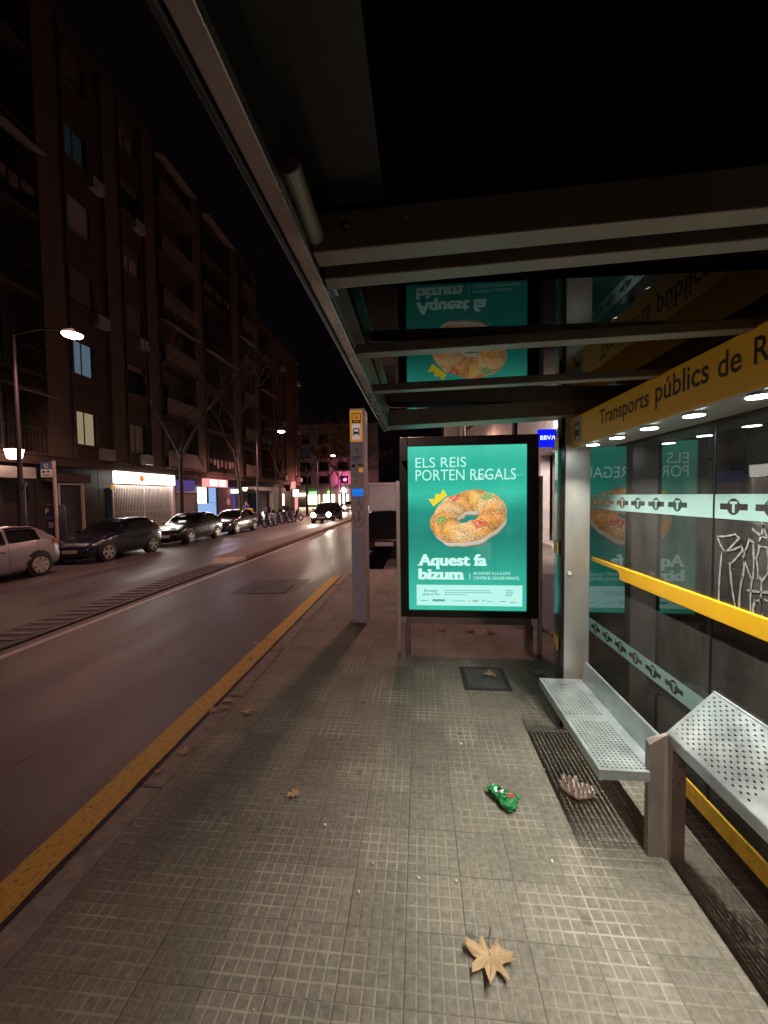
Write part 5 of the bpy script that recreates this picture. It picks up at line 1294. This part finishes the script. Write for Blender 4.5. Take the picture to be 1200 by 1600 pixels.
g2_ = shopfront("shopfront", "open shop with a pink and white lit sign and bluish bright interior", 26.01, 31.6,
          [B_("lit_sign", 'pinkred', XB - .05, XB + .25, 26.0, 29.0, 2.42, 2.98, .05), B_("sign_face", 'shopwhite', XB + .255, XB + .27, 26.5, 27.5, 2.5, 2.9), B_("sign_face", 'shopwhite', XB + .255, XB + .27, 27.8, 28.6, 2.5, 2.9),
           B_("bright_panel", 'shopwarm', XB - .5, XB - .45, 26.2, 27.2, 1.3, 2.4), B_("blue_glass", 'shopblue', XB - .5, XB - .45, 26.2, 28.5, ZF + .1, 1.28), B_("blue_glass", 'shopblue', XB - .5, XB - .45, 27.6, 28.5, 1.3, 2.4),
           B_("red_pier", 'redwall', XB - .4, XB + .1, 28.6, 29.8, ZF, 2.4), lambda e: MB().tube([(XB + .101, 29.2, 1.35), (XB + .13, 29.2, 1.35)], .26, 20).build("round_sign", M['blind'], e),
           B_("projecting_sign", 'shopwhite', XB + .15, XB + .75, 29.6, 29.75, 2.0, 2.3), B_("purple_wall", 'purple', XB - .45, XB - .4, 29.9, 31.4, ZF, 2.5)])
light("shop_glow", 'AREA', (XB + .3, 27.6, 1.5), 110, (.8, .78, 1), dirv=(1, -.2, -.2), shape=(2.0, 3.0), parent=g2_)
light("sign_glow", 'POINT', (XB + .9, 27.6, 2.6), 25, (1, .35, .4), .2, g2_)
shopfront("shopfront", "dark terrace front with a pale awning and a white post behind the motorcycles", 31.61, 40.5,
          [B_("awning", 'blind', XB - .2, XB + .9, 32.2, 39.5, 2.35, 2.55), B_("awning_valance", 'palepost', XB + .905, XB + .93, 32.2, 39.5, 2.25, 2.56), B_("post", 'palepost', XB + .8, XB + .88, 37.9, 37.98, ZF, 2.34), B_("pale_door", 'blind', XB - .5, XB - .45, 38.6, 39.8, ZF, 2.3), B_("menu_board", 'windim', XB - .5, XB - .45, 34.5, 35.6, .4, 2)])
g3_ = shopfront("shopfront", "red fronted shop with pinkish lit signs at the far corner of the row", 40.51, 47.5,
          [B_("lit_sign", 'pinkred', XB, XB + .5, 43.9, 44.1, 2.6, 3.4), B_("lit_sign", 'shopwhite', XB, XB + .6, 44.6, 44.8, 1.7, 2.5), B_("lit_strip", 'shopwarm', XB + .0, XB + .05, 41.2, 41.5, ZF, 2.0), B_("lit_strip", 'pinkred', XB + .0, XB + .05, 45.2, 46.2, ZF, 2.2), B_("dark_box", 'plastic', XB + .1, XB + .7, 41.6, 41.9, 2.3, 3.0)])
light("sign_glow", 'POINT', (XB + 1.2, 44.5, 2.6), 90, (1, .45, .4), .3, g3_)
wl_ = empty("wall_lantern", (XB + .5, 31.2, 2.3), "glowing wall lantern beside the dark terrace front", 'lantern')
MB().prism([(-.16, .12), (.16, .12), (.09, -.16), (-.09, -.16)], lambda u, v, w_: (XB + .5 + u, 31.2 + w_, 2.35 + v), -.12, .12).build("lantern_glass", M['shopwarm'], wl_)
MB().tube([(XB + .1, 31.2, 2.5), (XB + .5, 31.2, 2.52)], .02, 6).box(XB + .32, XB + .68, 31.04, 31.36, 2.475, 2.50).build("bracket", M['post'], wl_)
wl2 = empty("wall_lantern", (XB + .9, 13.1, 3.2), "bright lantern at the left edge above the pale awning band", 'lantern')
MB().prism([(-.20, .12), (.20, .12), (.10, -.2), (-.10, -.2)], lambda u, v, w_: (XB + .9 + u, 13.1 + w_, 3.25 + v), -.16, .16).build("lantern_glass", glow("lantern_glow", (1, .66, .5), 22.0), wl2)
MB().tube([(XB + .1, 13.1, 3.45), (XB + .9, 13.1, 3.42)], .025, 6).box(XB + .66, XB + 1.14, 12.9, 13.3, 3.375, 3.40).build("bracket", M['post'], wl2)

# parking sign and meter
ps = empty("parking_sign", (-12.15, 12.95, ZF), "tall pale pole with a blue and white parking sign behind the navy car", 'parking sign')
MB().tube([(-12.15, 12.95, ZF), (-12.15, 12.95, 2.95)], .05, 12).build("pole", M['palepost'], ps)
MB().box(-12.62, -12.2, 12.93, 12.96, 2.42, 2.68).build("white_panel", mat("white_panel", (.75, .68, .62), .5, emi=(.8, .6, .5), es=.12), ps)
bp_ = MB().box(-12.62, -12.2, 12.93, 12.96, 2.681, 2.92).build("blue_panel", M['blueplate'], ps)
flat_obj("parking_pictogram", [(*fill2d([circ(-12.41, 2.79, .085), circ(-12.41, 2.80, .035)]), 0, 0)], lambda u, v: (u, 12.928, v), M['white'], bp_)
flat_obj("panel_marks", [(rect(-12.56, 2.56, -12.46, 2.62), [(0, 1, 2, 3)], 0, 0), (rect(-12.38, 2.57, -12.30, 2.63), [(0, 1, 2, 3)], 0, 0), (rect(-12.55, 2.47, -12.28, 2.50), [(0, 1, 2, 3)], 0, 0)], lambda u, v: (u, 12.928, v), M['ink'], ps)
pmt = empty("parking_meter", (-12.45, 13.2, ZF), "dark rounded parking ticket machine with a white letter P", 'parking meter')
MB().prism([(-.24, ZF), (.24, ZF), (.24, 1.35), (.16, 1.48), (-.16, 1.5), (-.24, 1.42)], lambda u, v, w_: (-12.40 + u, 13.2 + w_, v), -.16, .16).build("cabinet", mat("meter_paint", (.05, .045, .07), .4), pmt, bevel=.03)
vs, fs = text2d("P", .12, .17, .02); MB().add([(-12.6 + a, 13.035, 1.18 + c) for a, c in vs], fs).build("letter", M['white'], pmt, fix=False)
MB().box(-12.6, -12.3, 13.03, 13.038, .98, 1.1).build("display", mat("meter_display", (.1, .08, .3), .3), pmt)
MB().box(-12.5, -12.3, 13.03, 13.038, .70, .9).build("label_patch", M['blind'], pmt)

# ---------------------------------------------------------------- the bank building on the near side
bk = empty("bank_building", (4.6, 12, 0), "pale stone bank building behind the shelter's glass, with a recessed dark doorway", 'building')
def wallseg(mb, p, q, z0, z1, th=.3):
    p = Vector((*p, 0)); q = Vector((*q, 0)); d = (q - p).normalized(); n_ = Vector((-d.y, d.x, 0)) * -th
    mb.hexa([(p.x, p.y, z0), (q.x, q.y, z0), (q.x + n_.x, q.y + n_.y, z0), (p.x + n_.x, p.y + n_.y, z0), (p.x, p.y, z1), (q.x, q.y, z1), (q.x + n_.x, q.y + n_.y, z1), (p.x + n_.x, p.y + n_.y, z1)])
w1 = MB()
wallseg(w1, (4.45, 10.0), (3.98, 11.3), 0, 2.9); wallseg(w1, (3.96, 12.6), (3.96, 30), 0, 2.9)
wallseg(w1, (4.45, 10.0), (3.95, 11.35), 2.901, 14); wallseg(w1, (3.95, 11.36), (3.95, 60), 2.901, 14)
w1.build("wall", M['bank'], bk)
# smooth pale side wall facing the viewer
w2 = MB(); w2.box(4.46, 5.15, 10.0, 10.3, 0, 3.2).box(5.15, 5.3, 9.9, 10.3, 0, 3.2)
w2.build("side_pier", M['bank'], bk)
MB().box(4.452, 14, 10.305, 10.6, 3.2, 14).box(5.301, 14, 10.0, 10.3, 0, 3.2).build("side_wall", M['facade2'], bk)
MB().box(4.35, 4.9, 11.3, 12.62, 0, 2.9).build("entrance_recess", M['bank'], bk)
dr = MB().box(4.30, 4.345, 11.45, 12.15, .12, 2.6).build("door", M['wglass'], bk)
MB().box(4.27, 4.299, 11.47, 12.12, 1.2, 1.26).box(4.27, 4.299, 11.47, 12.12, 2.0, 2.06).build("door_bar", M['plastic'], dr)
MB().box(3.9, 4.34, 11.3, 12.6, .001, .12).build("door_step", M['pale'], bk, bevel=.01)
MB().box(5.5, 9, 9.95, 9.999, .2, 2.9).build("shutter", M['shade'], bk)
MB().box(3.92, 3.955, 10.95, 11.15, 1.85, 2.05).build("intercom", M['plastic'], bk)
bs_ = empty("bank_sign", (3.75, 11.35, 3.4), "square glowing blue bank sign hanging from the pale facade", 'sign')
sx0, sx1, sz0, sz1, sy = 3.42, 3.93, 3.0, 3.50, 11.1
cs_ = MB().box(sx0, sx1, sy, sy + .14, sz0, sz1).build("sign_box", M['bankblue'], bs_, bevel=.02)
vs, fs = text2d("BBV", .30, .12, .022); v2 = [(sx0 + .055 + a, sy - .004, 3.20 + c) for a, c in vs]
lm = MB().add(v2, fs)
ax = sx0 + .355
lm.add([(ax, sy - .004, 3.20), (ax + .028, sy - .004, 3.20), (ax + .062, sy - .004, 3.31), (ax + .040, sy - .004, 3.31)], [(0, 1, 2, 3)]).add([(ax + .062, sy - .004, 3.31), (ax + .084, sy - .004, 3.31), (ax + .118, sy - .004, 3.20), (ax + .09, sy - .004, 3.20), (ax + .055, sy - .004, 3.287)], [(0, 1, 2, 3, 4)])
lm.build("lettering", M['bankwhite'], cs_, fix=False)
MB().box(sx1, 3.96, sy + .03, sy + .11, 3.05, 3.45).build("bracket", M['plastic'], bs_)
light("sign_glow", 'POINT', (3.3, 10.9, 3.25), 14, (.35, .3, 1), .25, bs_)
light("bank_wall_fill", 'AREA', (3.2, 8.9, 3.6), 260, (1, .88, .86), dirv=(.4, .8, -.3), shape=(.5, .5), parent=bk)  # added area lamp without a fixture, brightens the bank wall
# near dark building behind the shelter
nb_ = empty("dark_building", (6, 0, 0), "unlit building front behind the shelter's back glass", 'building')
MB().box(5.6, 12, -12, 3.6, 0, 12).build("wall", M['facade2'], nb_)
for ya in (-9.5, -6.2, -2.9, .4):
    f = MB(); z = .1
    while z < 2.7: f.box(5.56, 5.598, ya, ya + 2.6, z, z + .085); z += .1
    f.build("roller_shutter", M['shutter'], nb_)

# the street is seen a little from the side: settle every thing along the street by its distance from the viewer's line
for o in list(SC.objects):
    if o.parent is None and o.type == 'EMPTY' and o.get('category') not in ('leaf', 'wrapper', 'tissue'):
        if o.name.split('.')[0] in ('bus_shelter', 'bench', 'support_post', 'leaning_rest'): o.location.y += dict(bus_shelter=.10, bench=.045, support_post=.035, leaning_rest=.055)[o.name.split('.')[0]]
        elif o.name.startswith('traffic_island') or o.name.startswith('lane_sep'): o.location.y -= .5
        else: o.location.y += .0917 * o.location.x
